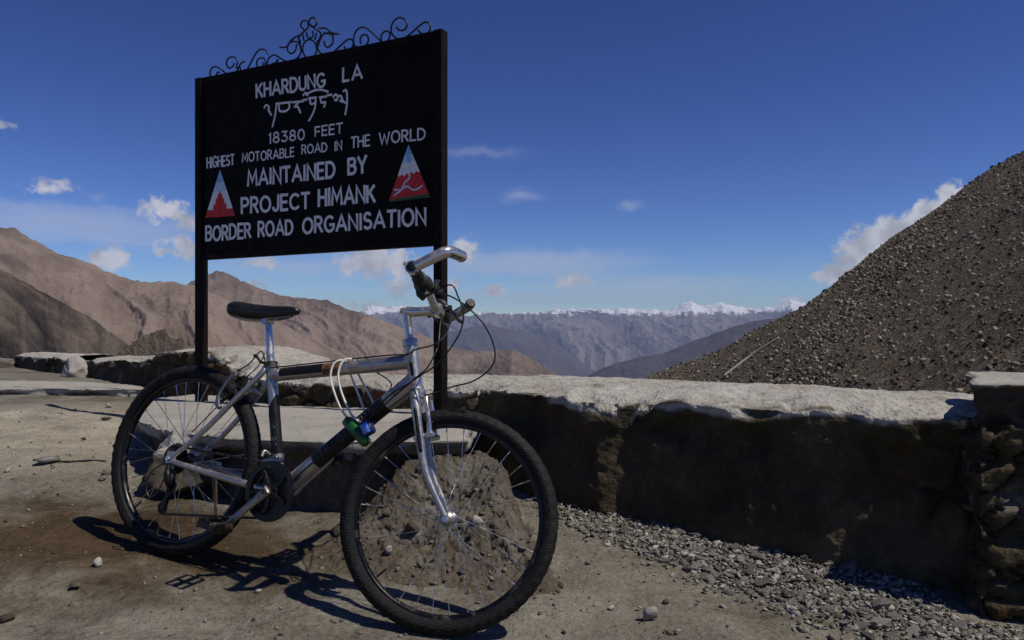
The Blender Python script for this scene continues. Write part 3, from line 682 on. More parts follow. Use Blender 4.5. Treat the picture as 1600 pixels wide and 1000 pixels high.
def slab(name, poly, ztop, mat, step=.02, under=0., label=None, cat=None, kind=None, depth=.4, seed=1, rag=.03, capdrop=.04, top_noise=.012, joint=None, tilt=(0, 0)):
    # a cast slab over an outline: rings walk from the foot up the face and over the top to the middle
    poly = np.array(poly, float); e = np.vstack([poly, poly[:1]]); L = np.r_[0, np.cumsum(np.linalg.norm(np.diff(e, axis=0), axis=1))]
    s = np.arange(0, L[-1], step); B = np.c_[np.interp(s, L, e[:, 0]), np.interp(s, L, e[:, 1])]
    c = poly.mean(0); d = np.roll(B, -3, 0)-np.roll(B, 3, 0); nn = np.c_[d[:, 1], -d[:, 0]]; nn /= np.linalg.norm(nn, axis=1)[:, None]; nn *= np.sign(((B-c)*nn).sum(1))[:, None]
    ker = np.ones(7)/7; nn = np.stack([np.convolve(np.r_[nn[-3:, k], nn[:, k], nn[:3, k]], ker, 'valid') for k in (0, 1)], 1)
    rows = []; cap = []; nfz = 44
    def rough(P): return rag*fbm(P*6, 4, seed)+.35*rag*fbm(P*22, 3, seed+2)
    for j in range(nfz):
        t = j/(nfz-1); z = ztop-depth*(1-t); P = np.c_[B, np.full(len(B), z)]; k = rough(P)-.05*(1-t)*0+.012*sstep(t, .8, 1)
        k = k-.05*sstep(fbm(np.c_[s*2.6, 0*s+z*5, 0*s], 3, seed+6), .1, .5)*(1-sstep(t, .75, .9))
        k = k-under*(1-sstep((t-1)*depth+.075, -.012, .012))  # face set back so the added lip keeps it in shade
        P[:, :2] += nn*k[:, None]; P[:, 2] -= .010*(t == 1); rows.append(P); cap.append(sstep(np.full(len(B), (t-1)*depth)+capdrop*(1+1.4*fbm(np.c_[s*4, 0*s, 0*s], 3, seed+8)), -.015, .015))
    edge = rows[-1].copy(); nt = 40
    for j in range(1, nt+1):
        t = j/nt; P = edge*(1-t)+np.r_[c, ztop]*t; P[:, 2] = ztop+top_noise*fbm(P*np.array([3, 3, 0]), 4, seed+9)+.3*top_noise*fbm(P*np.array([18, 18, 0]), 3, seed+10)-.010*(1-sstep(t, 0, .05))
        if joint is not None:
            a, b = np.array(joint[0]), np.array(joint[1]); u = (b-a)/np.linalg.norm(b-a); q = np.abs((P[:, 0]-a[0])*u[1]-(P[:, 1]-a[1])*u[0]+.006*fbm(P*5, 2, 3)); P[:, 2] -= .012*(1-sstep(q, .003, .011))
        rows.append(P); cap.append(np.ones(len(B)))
    for P in rows: P[:, 2] += tilt[0]*(P[:, 0]-c[0])+tilt[1]*(P[:, 1]-c[1])
    G = np.stack(rows, 1); G = np.concatenate([G, G[:1]], 0); C = np.stack(cap, 1); C = np.r_[C, C[:1]]
    o = fast_grid(name, G, mat, attrs={'cap': C})
    bm = bmesh.new(); bm.from_mesh(o.data); bmesh.ops.recalc_face_normals(bm, faces=bm.faces); bm.to_mesh(o.data); bm.free()
    return tag(o, label, cat, kind=kind)
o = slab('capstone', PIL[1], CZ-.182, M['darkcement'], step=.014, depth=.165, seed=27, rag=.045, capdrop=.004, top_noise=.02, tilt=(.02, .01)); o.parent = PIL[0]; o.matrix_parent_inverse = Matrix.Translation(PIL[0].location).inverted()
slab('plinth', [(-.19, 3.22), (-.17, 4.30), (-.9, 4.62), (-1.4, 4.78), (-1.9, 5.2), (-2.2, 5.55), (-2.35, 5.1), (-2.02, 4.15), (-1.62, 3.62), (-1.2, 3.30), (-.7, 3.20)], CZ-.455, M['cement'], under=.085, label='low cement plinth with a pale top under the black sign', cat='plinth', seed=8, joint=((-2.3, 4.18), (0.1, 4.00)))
slab('path', [(-2.75, 6.10), (-4.6, 6.15), (-8.6, 6.2), (-9.2, 6.95), (-6.5, 7.0), (-4.2, 6.95), (-3.2, 6.55)], float(ground_z(np.array([-4.]), np.array([6.2]))[0])+.055, M['cement'], kind='structure', seed=15, depth=.2, step=.05, tilt=(0, .01), rag=.06)
blob_rock('concrete_block', (-1.47, 3.50, CZ-.62), (.285, .20, .175), 82, M['darkcement'], 'rounded cement block with painted shade behind the rear wheel at the plinth end', 'concrete block', sub=5, cuts=14, rough=.22, depth=(.45, .75), rz=-.45)  # darker body and paler top paint the block's shaded and lit sides

# rubble heap spilled in front of the plinth
def heap():
    nx, ny = 380, 260; xs = np.linspace(-1.0, .34, nx); ys = np.linspace(2.46, 3.34, ny); X, Y = np.meshgrid(xs, ys, indexing='ij')
    P = np.c_[X.ravel(), Y.ravel(), 0*X.ravel()]; g0 = ground_z(P[:, 0], P[:, 1])+gdetail(P)
    wob = .06*fbm(P*4, 4, 4)
    yy = P[:, 1]+wob
    t = .38*sstep(yy, 3.04, 3.20)+.36*sstep(yy, 2.80, 3.10)+.26*sstep(yy, 2.50, 2.95)          # steep broken top, long spread foot
    xr = .02+(3.22-P[:, 1])*.32+.06*fbm(P*5, 4, 9); xl = -.60-(3.22-P[:, 1])*.40+.07*fbm(P*6, 3, 8)
    ex = sstep(P[:, 0]-xl, -.06, .20)*(1-sstep(P[:, 0]-xr, -.10, .05))
    z = g0-.03+(CZ-.51-g0)*t*ex
    f1, f2, cv = worley(P*np.array([13, 13, 0])+np.array([0, 0, .5]), 14)
    rough = .6+.55*sstep(fbm(P*3.5, 3, 61), -.1, .35)
    z += ex*sstep(t, .01, .25)*rough*(.030*(cv-.5)*sstep(f2-f1, 0, .12)+.040*fbm(P*7, 5, 3, .6)+.012*fbm(P*30, 4, 5, .6))
    hole = np.exp(-(((P[:, 0]+.40)/.11)**2+((P[:, 1]-2.93)/.05)**2)*(1+.6*fbm(P*9, 3, 19))); z -= .10*hole*ex
    z = np.where(ex*t < .012, g0-.06, z); P[:, 2] = z
    q = P*np.array([9, 9, 9]); P[:, 1] -= ex*sstep(t, .1, .4)*rough*(.05*fbm(q, 5, 51, .6)+.015*fbm(q*4, 3, 52)); P[:, 0] += ex*sstep(t, .1, .4)*.02*fbm(q*1.3, 4, 53)
    P[:, 2] += ex*sstep(t, .01, .2)*.012*fbm(P*np.array([60, 60, 30]), 2, 15)
    o = fast_grid('rubble_heap', P.reshape(nx, ny, 3), M['rubble'], attrs={'cap': np.clip(.02+.4*fbm(P*6, 3, 12), 0, .25)})
    tag(o, 'earthy rubble heap against the plinth seen through the front wheel', 'rubble heap')
    return P.reshape(nx, ny, 3)
M['rubble'] = mat_cement(.74)
HP = heap()
def heap_at(X, Y):
    d = np.hypot(HP[..., 0]-X, HP[..., 1]-Y); i, j = np.unravel_index(d.argmin(), d.shape); return HP[i, j]
for k, (X, Y, s, mt, lab) in enumerate([
    (-.47, 2.90, .040, 'rubblerock', 'grey-brown stone at the left end of the dark hollow in the rubble heap'),
    (-.40, 2.885, .034, 'rubblerock', 'grey-brown stone on the near edge of the dark hollow in the rubble heap'),
    (-.33, 2.90, .038, 'brownstone', 'dark brown stone at the right end of the hollow in the rubble heap'),
    (-.37, 2.97, .042, 'brownstone', 'dark brown stone behind the hollow in the rubble heap'),
    (-.13, 2.94, .030, 'palestone', 'pale stone right of the wheel hub on the rubble heap'),
    (.05, 3.02, .045, 'rubblerock', 'grey-brown stone at the right end of the rubble heap'),
    (-.44, 2.80, .026, 'palestone', 'small pale stone below the hollow on the rubble heap'),
    (-.66, 3.03, .055, 'brownstone', 'brown stone beside the left pedal below the plinth')]):
    p = heap_at(X, Y); o = stone('stone', (p[0], p[1], p[2]-.1*s), s, 500+k, M[mt], flat=(1, .8, .75), tilt=.5, sink=.5); tag(o, lab, 'stone')
r = np.random.default_rng(77); pos = []; size = []
for _ in range(1500):
    i, j = r.integers(20, 365), r.integers(6, 215); pos.append(HP[i, j]); size.append(np.clip(.0028*r.pareto(1.7)+.0028, .0028, .020))
tag(rock_mass('rubble', pos, size, M['rubblechip'], 1, (1, .8, .6), 31, tilt=.6), 'small broken stones strewn over the rubble heap', 'rubble', kind='stuff')
# grit all over the open ground
pos = []; size = []
while len(pos) < 5200:
    Y = 1.7+5.5*r.uniform()**1.6; X = r.uniform(-.75, .75)*Y
    if Y > wall_y(np.array([X]))[0]-.1: continue
    if vnoise(np.array([[X*1.5, Y*1.5, 3.]]), 7)[0] < r.uniform(-.9, .5): continue
    pos.append((X, Y, ground_z(np.array([X]), np.array([Y]))[0])); size.append(np.clip(.0020*r.pareto(1.8)+.0018, .0018, .011))
A = np.array(pos); A[:, 2] += gdetail(A)*flat_near(A)
tag(rock_mass('grit', A, size, M['grit'], 1, (1, .8, .6), 37, tilt=.5), 'loose grit and tiny pebbles on the bare dirt', 'grit', kind='stuff')

# gravel band along the foot of the wall
def gravel():
    r = np.random.default_rng(11); sm = []; ss = []; big = []
    T0 = time_ = 0
    while len(sm) < 6600:
        X = r.uniform(-.05, 2.7); Y = r.uniform(1.7, 3.75); d = wall_y(np.array([X]))[0]-Y
        if d < .02: continue
        wd = np.interp(X, [-.05, .3, .8, 1.3, 2.5], [.16, .40, .78, 1.05, 1.2])
        pr = (1-sstep(d, wd*.35, wd*1.45))
        if X > 1.55 and Y > 2.7-.3*(X-1.6): continue
        if r.uniform() > pr*pr+.010: continue
        s = np.clip(.0085*r.pareto(2.0)+.0085, .0085, .030)*(1 if pr > .3 else .7)*(.75+.25*min(1, max(0, X))); sm.append((X, Y, ground_z(np.array([X]), np.array([Y]))[0]+.014*0)); ss.append(s)
    A = np.array(sm); A[:, 2] += gdetail(A); A[:, 2] += .012*r.uniform(0, 1, len(A))*(np.array(ss) < .02)
    tag(rock_mass('gravel', A, ss, M['gravel'], 1, (1, .72, .34), 17, tilt=.4), 'grey gravel chips along the foot of the dark wall', 'gravel', kind='stuff')
    n = 0; placed = []
    protos = []
    for k in range(14):
        v, tr = hull(900+k, (1, .72, .36), 20); me = bpy.data.meshes.new('stone'); me.from_pydata(v.tolist(), [], tr.tolist()); me.materials.append(M['stone']); protos.append(me)
    while n < 170:
        X = r.uniform(.15, 2.2); Y = r.uniform(1.75, 3.4); d = wall_y(np.array([X]))[0]-Y
        wd = np.interp(X, [.15, .8, 1.3, 2.2], [.26, .6, .8, .95])
        if d < .05 or d > wd: continue
        if X > 1.5 and Y > 2.66-.3*(X-1.6): continue
        px = 800+F*X/Y; py = HY+F*(CZ-ground_z(np.array([X]), np.array([Y]))[0])/Y
        if px > 1640 or py > 1020: continue
        s = r.uniform(.018, .034)+.016*max(0, r.normal())*(X > .7)
        if any((X-a)**2+(Y-b)**2 < (.85*(s+c))**2 for a, b, c in placed): continue
        placed.append((X, Y, s)); z = ground_z(np.array([X]), np.array([Y]))[0]+gdetail(np.array([[X, Y, 0]]))[0]
        o = bpy.data.objects.new('stone', protos[n % 14]); COL.objects.link(o); o.location = (X, Y, z+s*.22); o.scale = (s, s, s*r.uniform(.8, 1.2)); o.rotation_euler = (r.normal()*.25, r.normal()*.25, r.uniform(0, 6.28))
        tag(o, 'flat grey stone among the gravel along the foot of the dark wall', 'stone', 'grey stones along the foot of the wall'); n += 1
gravel()
# single stones lying on the open ground: (px, py, half width m, material, label)
for k, (x, y, s, mt, lab) in enumerate([
    (165, 661, .050, 'brownstone', 'dark brown stone on the pale ground upper left of the rear wheel'),
    (153, 884, .027, 'palestone', 'pale stone with a dark side alone on the ground below the rear wheel'),
    (78, 722, .085, 'stone', 'pale flattened lump of dirt on the ground at far left'),  # low dirt mound, modelled as a flattened stone
    (12, 737, .022, 'palestone', 'small white stone at the left edge of the road'),
    (404, 929, .017, 'palestone', 'small pale stone in front of the bicycle shadow'),
    (130, 688, .022, 'brownstone', 'small dark stone beyond the flattened lump at left'),
    (168, 742, .035, 'stone', 'grey stone touching the left side of the rear tyre'),
    (160, 752, .024, 'brownstone', 'brown stone just below the grey stone beside the rear tyre'),
    (170, 637, .030, 'palestone', 'pale flat stone on the road near the far slab'),
    (285, 953, .010, 'brownstone', 'tiny dark pebble in the bare ground below the pedal shadow'),
    (118, 918, .022, 'brownstone', 'dark half-buried stone near the bottom left corner'),
    (10, 968, .026, 'brownstone', 'dark half-buried lump standing for a dark ground patch at the bottom left edge'),  # stone shape stands in for a dark patch of ground
    (1015, 976, .036, 'palestone', 'upright grey stone set apart at the near edge of the gravel'),
    (1040, 945, .022, 'brownstone', 'dark stone beside the upright stone at the gravel edge'),
    (1048, 996, .020, 'brownstone', 'small dark stone at the bottom edge near the gravel')]):
    Y = 3.
    for _ in range(60):
        X = (x-800)/F*Y; Y = .5*Y+.5*(CZ-ground_z(np.array([X]), np.array([Y]))[0])*F/(y-HY)
    tag(stone('stone', (X, Y, gz(X, Y)), s, 300+k, M[mt], flat=(1, .7, .5 if s < .05 else .32) if k not in (2, 12) else ((1, .8, .85) if k == 12 else (1, .7, .16)), tilt=.2 if k != 2 else .03), lab, 'stone')
# twig-like wire on the ground at left
def ground_pt(x, y):
    Y = 3.
    for _ in range(60):
        X = (x-800)/F*Y; Y = .5*Y+.5*(CZ-ground_z(np.array([X]), np.array([Y]))[0])*F/(y-HY)
    return np.array([X, Y, gz(X, Y)])
wb = MB(); wb.tube(crom([ground_pt(x, y)+np.array([0, 0, .004]) for x, y in ((52, 719), (80, 721), (110, 723), (140, 722), (166, 724))], 4), .0045, 6)
tag(wb.build('wire', M['cable']), 'thin dark wire lying on the ground left of the rear wheel', 'wire')
# ------------------------------------------------------------------ road sign
def build_sign():
    A, B_, C_ = ray(307, 127, 4.90), ray(693, 49.5, 4.11), ray(307, 404.4, 4.90)
    U = B_-A; wid = np.linalg.norm(U); U /= wid; V = C_-A; hei = np.linalg.norm(V); V /= hei; N = np.cross(U, V); N /= np.linalg.norm(N)
    if N[1] > 0: N = -N
    eye = np.array([0, 0, CZ])
    def uv(px, py):                           # photo pixel -> metres along the board and down it
        d = np.array([(px-800)/F, 1, (HY-py)/F]); t = np.dot(A-eye, N)/np.dot(d, N); q = eye+d*t-A
        S = np.linalg.lstsq(np.c_[U, V], q, rcond=None)[0]; return S
    w3 = lambda u, v, n=0.: A+U*u+V*v+N*n
    base = w3(wid/2, 0); root = empty('road_sign', (base[0], base[1], CZ-.45)); O = np.array(root.location)
    tag(root, 'black painted metal sign board with white lettering on two posts', 'sign')
    R3 = np.c_[U, V, N]
    def bx(mb, u0, u1, v0, v1, n0, n1, bev=.003): mb.box(w3((u0+u1)/2, (v0+v1)/2, (n0+n1)/2)-O, (u1-u0, v1-v0, n1-n0), R3, bev=bev)
    pw = .054
    b = MB(); bx(b, pw-.004, wid-pw+.004, .006, hei-.004, -.020, 0); b.build('panel', M['signblack'], root, smooth=False)
    b = MB()
    bx(b, pw, wid-pw, -.012, .022, -.028, .010); b.build('rail', M['signframe'], root, smooth=False); b = MB(); bx(b, pw, wid-pw, hei-.026, hei+.010, -.028, .010); b.build('rail', M['signframe'], root, smooth=False)
    for u0 in (0, wid-pw):
        b = MB(); zend = hei+1.15; bx(b, u0, u0+pw, -.014, zend, -.045, .016, .004); b.build('post', M['signframe'], root, smooth=False)
    # --- painted letters: strokes of a broad brush
    def arc(cx, cy, rx, ry, a0, a1, n=12): return [(cx+rx*math.cos(math.radians(a0+(a1-a0)*k/n)), cy+ry*math.sin(math.radians(a0+(a1-a0)*k/n))) for k in range(n+1)]
    G = {'A': (.78, [[(0, 0), (.39, 1), (.78, 0)], [(.15, .32), (.63, .32)]]),
         'B': (.58, [[(0, 0), (0, 1), (.30, 1)]+arc(.32, .77, .22, .23, 90, -90)+[(0, .54)], [(.30, .54)]+arc(.32, .27, .26, .27, 90, -90)+[(0, 0)]]),
         'C': (.66, [arc(.38, .5, .38, .5, 48, 312, 18)]), 'D': (.66, [[(0, 0), (0, 1), (.22, 1)]+arc(.24, .5, .42, .5, 90, -90, 16)+[(0, 0)]]),
         'E': (.50, [[(.50, 1), (0, 1), (0, 0), (.50, 0)], [(0, .52), (.44, .52)]]), 'F': (.48, [[(.48, 1), (0, 1), (0, 0)], [(0, .5), (.42, .5)]]),
         'G': (.72, [arc(.38, .5, .38, .5, 48, 330, 18)+[(.72, .44), (.42, .44)]]), 'H': (.62, [[(0, 0), (0, 1)], [(.62, 0), (.62, 1)], [(0, .52), (.62, .52)]]),
         'I': (.06, [[(.03, 0), (.03, 1)]]), 'J': (.42, [[(.42, 1), (.42, .26)]+arc(.21, .24, .21, .24, 0, -170, 9)]),
         'K': (.60, [[(0, 0), (0, 1)], [(.56, 1), (.04, .48)], [(.2, .60), (.60, 0)]]), 'L': (.48, [[(0, 1), (0, 0), (.48, 0)]]),
         'M': (.82, [[(0, 0), (.08, 1), (.41, .28), (.74, 1), (.82, 0)]]), 'N': (.64, [[(0, 0), (0, 1), (.64, 0), (.64, 1)]]),
         'O': (.78, [arc(.39, .5, .39, .5, 90, 450, 24)]), 'P': (.54, [[(0, 0), (0, 1), (.28, 1)]+arc(.28, .74, .26, .26, 90, -90)+[(0, .48)]]),
         'R': (.58, [[(0, 0), (0, 1), (.28, 1)]+arc(.28, .75, .25, .25, 90, -90)+[(0, .50)], [(.26, .50), (.58, 0)]]),
         'S': (.54, [arc(.28, .75, .24, .25, 35, 262, 12)+arc(.27, .26, .27, .26, 88, -145, 12)]), 'T': (.60, [[(0, 1), (.60, 1)], [(.30, 1), (.30, 0)]]),
         'U': (.62, [[(0, 1), (0, .32)]+arc(.31, .31, .31, .31, 180, 360, 12)+[(.62, 1)]]), 'W': (.98, [[(0, 1), (.24, 0), (.49, .82), (.74, 0), (.98, 1)]]),
         'Y': (.64, [[(0, 1), (.32, .46), (.64, 1)], [(.32, .46), (.32, 0)]]),
         '1': (.16, [[(0, .84), (.13, 1), (.13, 0)]]), '8': (.56, [arc(.28, .75, .22, .25, -90, 270, 18), arc(.28, .25, .28, .25, 90, 450, 18)]),
         '3': (.52, [[(.02, 1), (.48, 1), (.22, .60)]+arc(.24, .30, .28, .30, 82, -150, 14)]), '0': (.58, [arc(.29, .5, .29, .5, 90, 450, 22)])}
    def ribbon(mb, pts, w, n):
        P = [np.array(pts[0], float)]
        for q in pts[1:]:
            if np.linalg.norm(np.array(q)-P[-1]) > 1e-5: P.append(np.array(q, float))
        m = len(P); L = []; Rr = []; closed = np.linalg.norm(P[0]-P[-1]) < 1e-4
        for i in range(m):
            a = P[i-1] if i else (P[-2] if closed else None); c = P[i+1] if i < m-1 else (P[1] if closed else None)
            d0 = (P[i]-a)/np.linalg.norm(P[i]-a) if a is not None else None; d1 = (c-P[i])/np.linalg.norm(c-P[i]) if c is not None else None
            d0 = d1 if d0 is None else d0; d1 = d0 if d1 is None else d1
            n0 = np.array([-d0[1], d0[0]]); n1 = np.array([-d1[1], d1[0]]); k = n0+n1; nk = np.linalg.norm(k)
            if nk < .35: k = n0; s = 1
            else: k /= nk; s = min(1/max(.45, np.dot(k, n0)), 2.0)
            p = P[i]
            if not closed and i == 0: p = p-d1*w*.30
            if not closed and i == m-1: p = p+d0*w*.30
            L.append(p+k*s*w/2); Rr.append(p-k*s*w/2)
        v = [w3(*q, n)-O for q in L]+[w3(*q, n)-O for q in Rr]
        mb.add(v, [(i, i+1, m+i+1, m+i) for i in range(m-1)])
    def word(text, tl, bl, tr, br, wt=.165, gap=.24):
        tl, bl, tr, br = uv(*tl), uv(*bl), uv(*tr), uv(*br); hm = (np.linalg.norm(tl-bl)+np.linalg.norm(tr-br))/2
        tot = sum(G[c][0] for c in text)+gap*(len(text)-1); wd = np.linalg.norm(br-bl); mb = MB(); x = 0; rr = np.random.default_rng(len(text)*7+ord(text[0])); sw = hm*wt
        padx = sw/2/wd; pady = sw/2/hm; k = 0
        for c in text:
            adv, st = G[c]; dy, sl, sc_ = rr.normal()*.012, rr.normal()*.012, 1+rr.normal()*.012
            for s in st:
                pts = []
                for (gx, gy) in s:
                    a = padx+(1-2*padx)*((x+gx+sl*gy)/tot); y = pady+(1-2*pady)*(gy*sc_+dy); pts.append((bl*(1-a)+br*a)*(1-y)+(tl*(1-a)+tr*a)*y)
                ribbon(mb, pts, sw, .0014+.00022*k); k += 1
            x += adv+gap
        o = mb.build('lettering', M['paintwhite'], root, smooth=False, fix=False); o['label'] = 'white painted word ' + text
    word('KHARDUNG', (399, 130), (399.8, 154.6), (509.5, 112.3), (510, 137)); word('LA', (535, 105.5), (534.5, 130), (567, 99), (567.5, 124), gap=.3)
    word('18380', (420, 207), (419.7, 225.3), (477, 200.7), (477, 218.8), .15, .28); word('FEET', (492, 197.8), (491.7, 214.5), (536.8, 191), (536.8, 209), .15)
    word('HIGHEST', (322.6, 245.5), (323, 264), (367.5, 240.5), (367.5, 258.3), .15); word('MOTORABLE', (377.7, 238.6), (378, 254.8), (460.8, 229.8), (460.8, 245.5), .15)
    word('ROAD', (471, 226.4), (471, 242), (511.9, 221.8), (512, 237.3), .15); word('IN', (522.6, 220.7), (522.6, 237), (535, 218.8), (535, 235.2), .15)
    word('THE', (548, 214.3), (548, 232.8), (579, 209.5), (579, 228.7), .15); word('WORLD', (592, 206.4), (592, 227), (665.6, 198.6), (665.6, 218.7), .15)
    word('MAINTAINED', (386, 265), (386, 292.4), (525, 250.6), (525, 279)); word('BY', (542.8, 247.2), (542.8, 275), (574.4, 241.2), (574.4, 271))
    word('PROJECT', (376.5, 307.9), (376.5, 335.7), (485.8, 299.4), (485.8, 326.9)); word('HIMANK', (496.5, 294), (496.5, 324.3), (588, 286.8), (588, 316.8))
    word('BORDER', (320.7, 353.5), (320.7, 378.4), (393.6, 347), (393.6, 373)); word('ROAD', (402.6, 345.7), (402.6, 372), (459, 341.8), (459, 366.9)); word('ORGANISATION', (472, 340.3), (472, 367), (667.5, 322.8), (667.5, 353))
    mb = MB()
    for k, s in enumerate([
        [(435, 352), (440, 338), (455, 336), (466, 350), (460, 365)], [(460, 360), (470, 380), (480, 398)], [(516, 322), (508, 390), (500, 430), (488, 475)], [(512, 326), (560, 320), (612, 314)], [(532, 326), (536, 372), (574, 374)], [(597, 318), (600, 352), (574, 376)],
        [(622, 316), (692, 308)], [(666, 312), (636, 344), (656, 346), (673, 384)], [(690, 302), (714, 298)], [(692, 270), (708, 254), (722, 270)], [(712, 266), (745, 246), (785, 234), (825, 236), (855, 248)], [(728, 290), (778, 284)], [(736, 290), (742, 326), (768, 322)], [(774, 286), (772, 340), (756, 390), (730, 438)],
        [(800, 284), (846, 278)], [(808, 284), (812, 318), (838, 316), (830, 346)], [(850, 270), (880, 266)], [(890, 282), (904, 266), (920, 276), (914, 302), (900, 300)], [(918, 284), (940, 274), (954, 312), (936, 304)], [(958, 244), (978, 240), (982, 318), (970, 396)], [(952, 310), (980, 322)]]):
        ribbon(mb, [uv(310+x/4.21, 85+y/4.21) for x, y in (crom(s, 4) if len(s) > 2 else s)], .0125, .0014+.0002*k)
    o = mb.build('lettering', M['paintwhite'], root, smooth=False, fix=False); o['label'] = 'white painted Tibetan place name'
    # --- emblems: two triangles
    def poly(mb, pts, n, mi=0): mb.add([w3(*q, n)-O for q in pts], [tuple(range(len(pts)))], mi)
    def tri(apex, bl, br):
        a, l, r_ = uv(*apex), uv(*bl), uv(*br)
        return lambda t, s: (a*(1-t)+l*t)*(1-s)+(a*(1-t)+r_*t)*s    # t down, s across
    T1 = tri((344, 265), (320.7, 340.7), (367.7, 336.9)); mb = MB(); mats = [M['paintblue'], M['paintpale'], M['paintwhite'], M['paintred'], M['paintgreen'], M['paintblue']]
    for (t0, t1, mi) in ((.0, .26, 0), (.26, .46, 1), (.46, .84, 2), (.84, 1., 3)): poly(mb, [T1(t0, 0), T1(t1, 0), T1(t1, 1), T1(t0, 1)] if t0 else [T1(0, 0), T1(t1, 0), T1(t1, 1)], .0015, mi)
    e = mb.build('emblem', mats[:4], root, smooth=False, fix=False); e['label'] = 'blue, white and red triangle with a red stepped tower'
    c0, h0 = (T1(1, 0)+T1(1, 1))/2, T1(0, 0); ax = h0-c0; ux = T1(1, 1)-T1(1, 0); q = lambda x, y: c0+ux*x+ax*y
    mb = MB(); poly(mb, [q(-.23, .15), q(.23, .15), q(.21, .27), q(.15, .28), q(.14, .38), q(.085, .40), q(.08, .47), q(.03, .49), q(.0, .57), q(-.03, .49), q(-.08, .47), q(-.085, .40), q(-.14, .38), q(-.15, .28), q(-.21, .27)], .0019)
    mb.build('tower', M['paintred'], e, smooth=False, fix=False)
    T2 = tri((638.5, 226), (607, 316), (672.7, 308)); mb = MB()
    jag = [(0, .535), (.10, .56), (.2, .52), (.3, .57), (.42, .51), (.5, .56), (.6, .50), (.72, .55), (.85, .50), (1, .53)]
    poly(mb, [T2(0, 0), T2(.18, 0), T2(.18, 1)], .0015, 0); poly(mb, [T2(.18, 0), T2(.30, 0), T2(.34, .5), T2(.30, 1), T2(.18, 1)], .0015, 1)
    poly(mb, [T2(.30, 0)]+[T2(t, s) for s, t in jag]+[T2(.30, 1), T2(.34, .5)], .0015, 2); poly(mb, [T2(t, s) for s, t in jag][::-1]+[T2(.96, 0), T2(.93, 1)], .0015, 3); poly(mb, [T2(.96, 0), T2(1, 0.04), T2(1, 1), T2(.93, 1)], .0015, 4)
    e = mb.build('emblem', mats, root, smooth=False, fix=False); e['label'] = 'blue, white and red mountain triangle with pale river lines'
    mb = MB()
    for k, s in enumerate([[(1392, 225), (1385, 250), (1358, 275), (1348, 300), (1330, 328), (1290, 360)], [(1290, 322), (1330, 322), (1375, 300), (1410, 322), (1440, 318), (1475, 295)]]): ribbon(mb, [uv(310+x/4.21, 220+y/4.21) for x, y in crom(s, 4)], .009, .0019+.0003*k)
    mb.build('river', M['paintpale'], e, smooth=False, fix=False)
    mb = MB(); poly(mb, [uv(310+x/4.21, 220+y/4.21) for x, y in ((1378, 60), (1388, 100), (1404, 120), (1396, 150), (1372, 130), (1366, 95))], .0019); mb.build('peak_shade', M['paintblue'], e, smooth=False, fix=False)
    # --- wrought-iron scrolls on the top rail
    S = {'scroll': [
        [[(82, 455), (68, 420), (78, 385), (108, 372), (145, 395), (195, 432), (225, 430)], [(122, 448), (112, 428), (120, 410), (133, 410)]],
        [[(228, 350), (215, 372), (195, 382), (178, 362), (180, 330), (205, 308), (238, 315), (248, 345), (240, 380), (262, 372)], [(232, 428), (255, 385), (272, 352), (300, 338)], [(268, 375), (274, 408)]],
        [[(308, 402), (340, 340), (370, 285), (400, 258), (435, 265), (452, 292)], [(418, 345), (415, 372), (395, 382), (377, 360), (385, 325), (412, 315), (434, 332), (428, 378)]],
        [[(440, 372), (455, 318), (490, 295), (520, 310), (580, 345), (610, 345)], [(478, 352), (500, 347), (516, 325), (505, 362)]],
        [[(868, 290), (920, 240), (965, 200), (990, 190), (1012, 205), (1006, 240), (985, 262)], [(962, 266), (955, 240)]],
        [[(1012, 245), (1015, 180), (1035, 130), (1080, 112), (1125, 140), (1200, 210), (1215, 213)], [(1062, 222), (1058, 190), (1075, 165), (1100, 165), (1113, 195), (1098, 228), (1060, 247), (1026, 236), (1012, 205)]],
        [[(1195, 213), (1198, 162), (1225, 138), (1252, 150), (1246, 190), (1226, 207)]],
        [[(1310, 196), (1268, 160), (1262, 110), (1285, 65), (1320, 48), (1355, 65), (1366, 100), (1345, 130), (1312, 130), (1296, 110)]],
        [[(1345, 190), (1400, 145), (1450, 100), (1490, 78), (1516, 95), (1516, 130), (1490, 158), (1460, 153), (1436, 130)]]]}
    fin = [[(724+46*math.cos(a), 256+62*math.sin(a)) for a in np.linspace(0, 2*math.pi, 17)],
           [(640, 225), (632, 265), (606, 287), (582, 270), (580, 235), (600, 212), (636, 208), (660, 230), (668, 275), (650, 310), (620, 336)], [(530, 246), (576, 242), (600, 205), (630, 180), (668, 165)], [(576, 242), (592, 215), (640, 172), (656, 196), (664, 216)],
           [(668, 240), (655, 200), (660, 168), (690, 140), (714, 115), (716, 85), (700, 68), (676, 75), (667, 105), (690, 132)], [(726, 102), (722, 70), (746, 50), (770, 65), (773, 95), (750, 110), (730, 96)], [(733, 104), (770, 130), (796, 152), (791, 185), (774, 206)],
           [(704, 145), (709, 172), (724, 190)], [(746, 140), (748, 172), (726, 190)], [(680, 160), (686, 200)], [(771, 150), (760, 196)],
           [(779, 205), (777, 240), (790, 275), (820, 294), (858, 287)], [(820, 205), (826, 235), (850, 243), (876, 215), (876, 170), (846, 150), (815, 160), (795, 190), (780, 235)], [(784, 120), (830, 120), (872, 150), (918, 157)], [(820, 150), (862, 159), (918, 157)]]
    def iron(lst, name):
        mb = MB()
        for k, s in enumerate(lst): mb.tube([w3(*uv(310+x/4.21, 15+y/4.21), -.010+.0015*(k % 3))-O for x, y in crom(s, 5)], .0052, 7)
        mb.build(name, M['ironwork'], root)
    for lst in S['scroll']: iron(lst, 'scroll')
    iron(fin, 'finial')
build_sign()
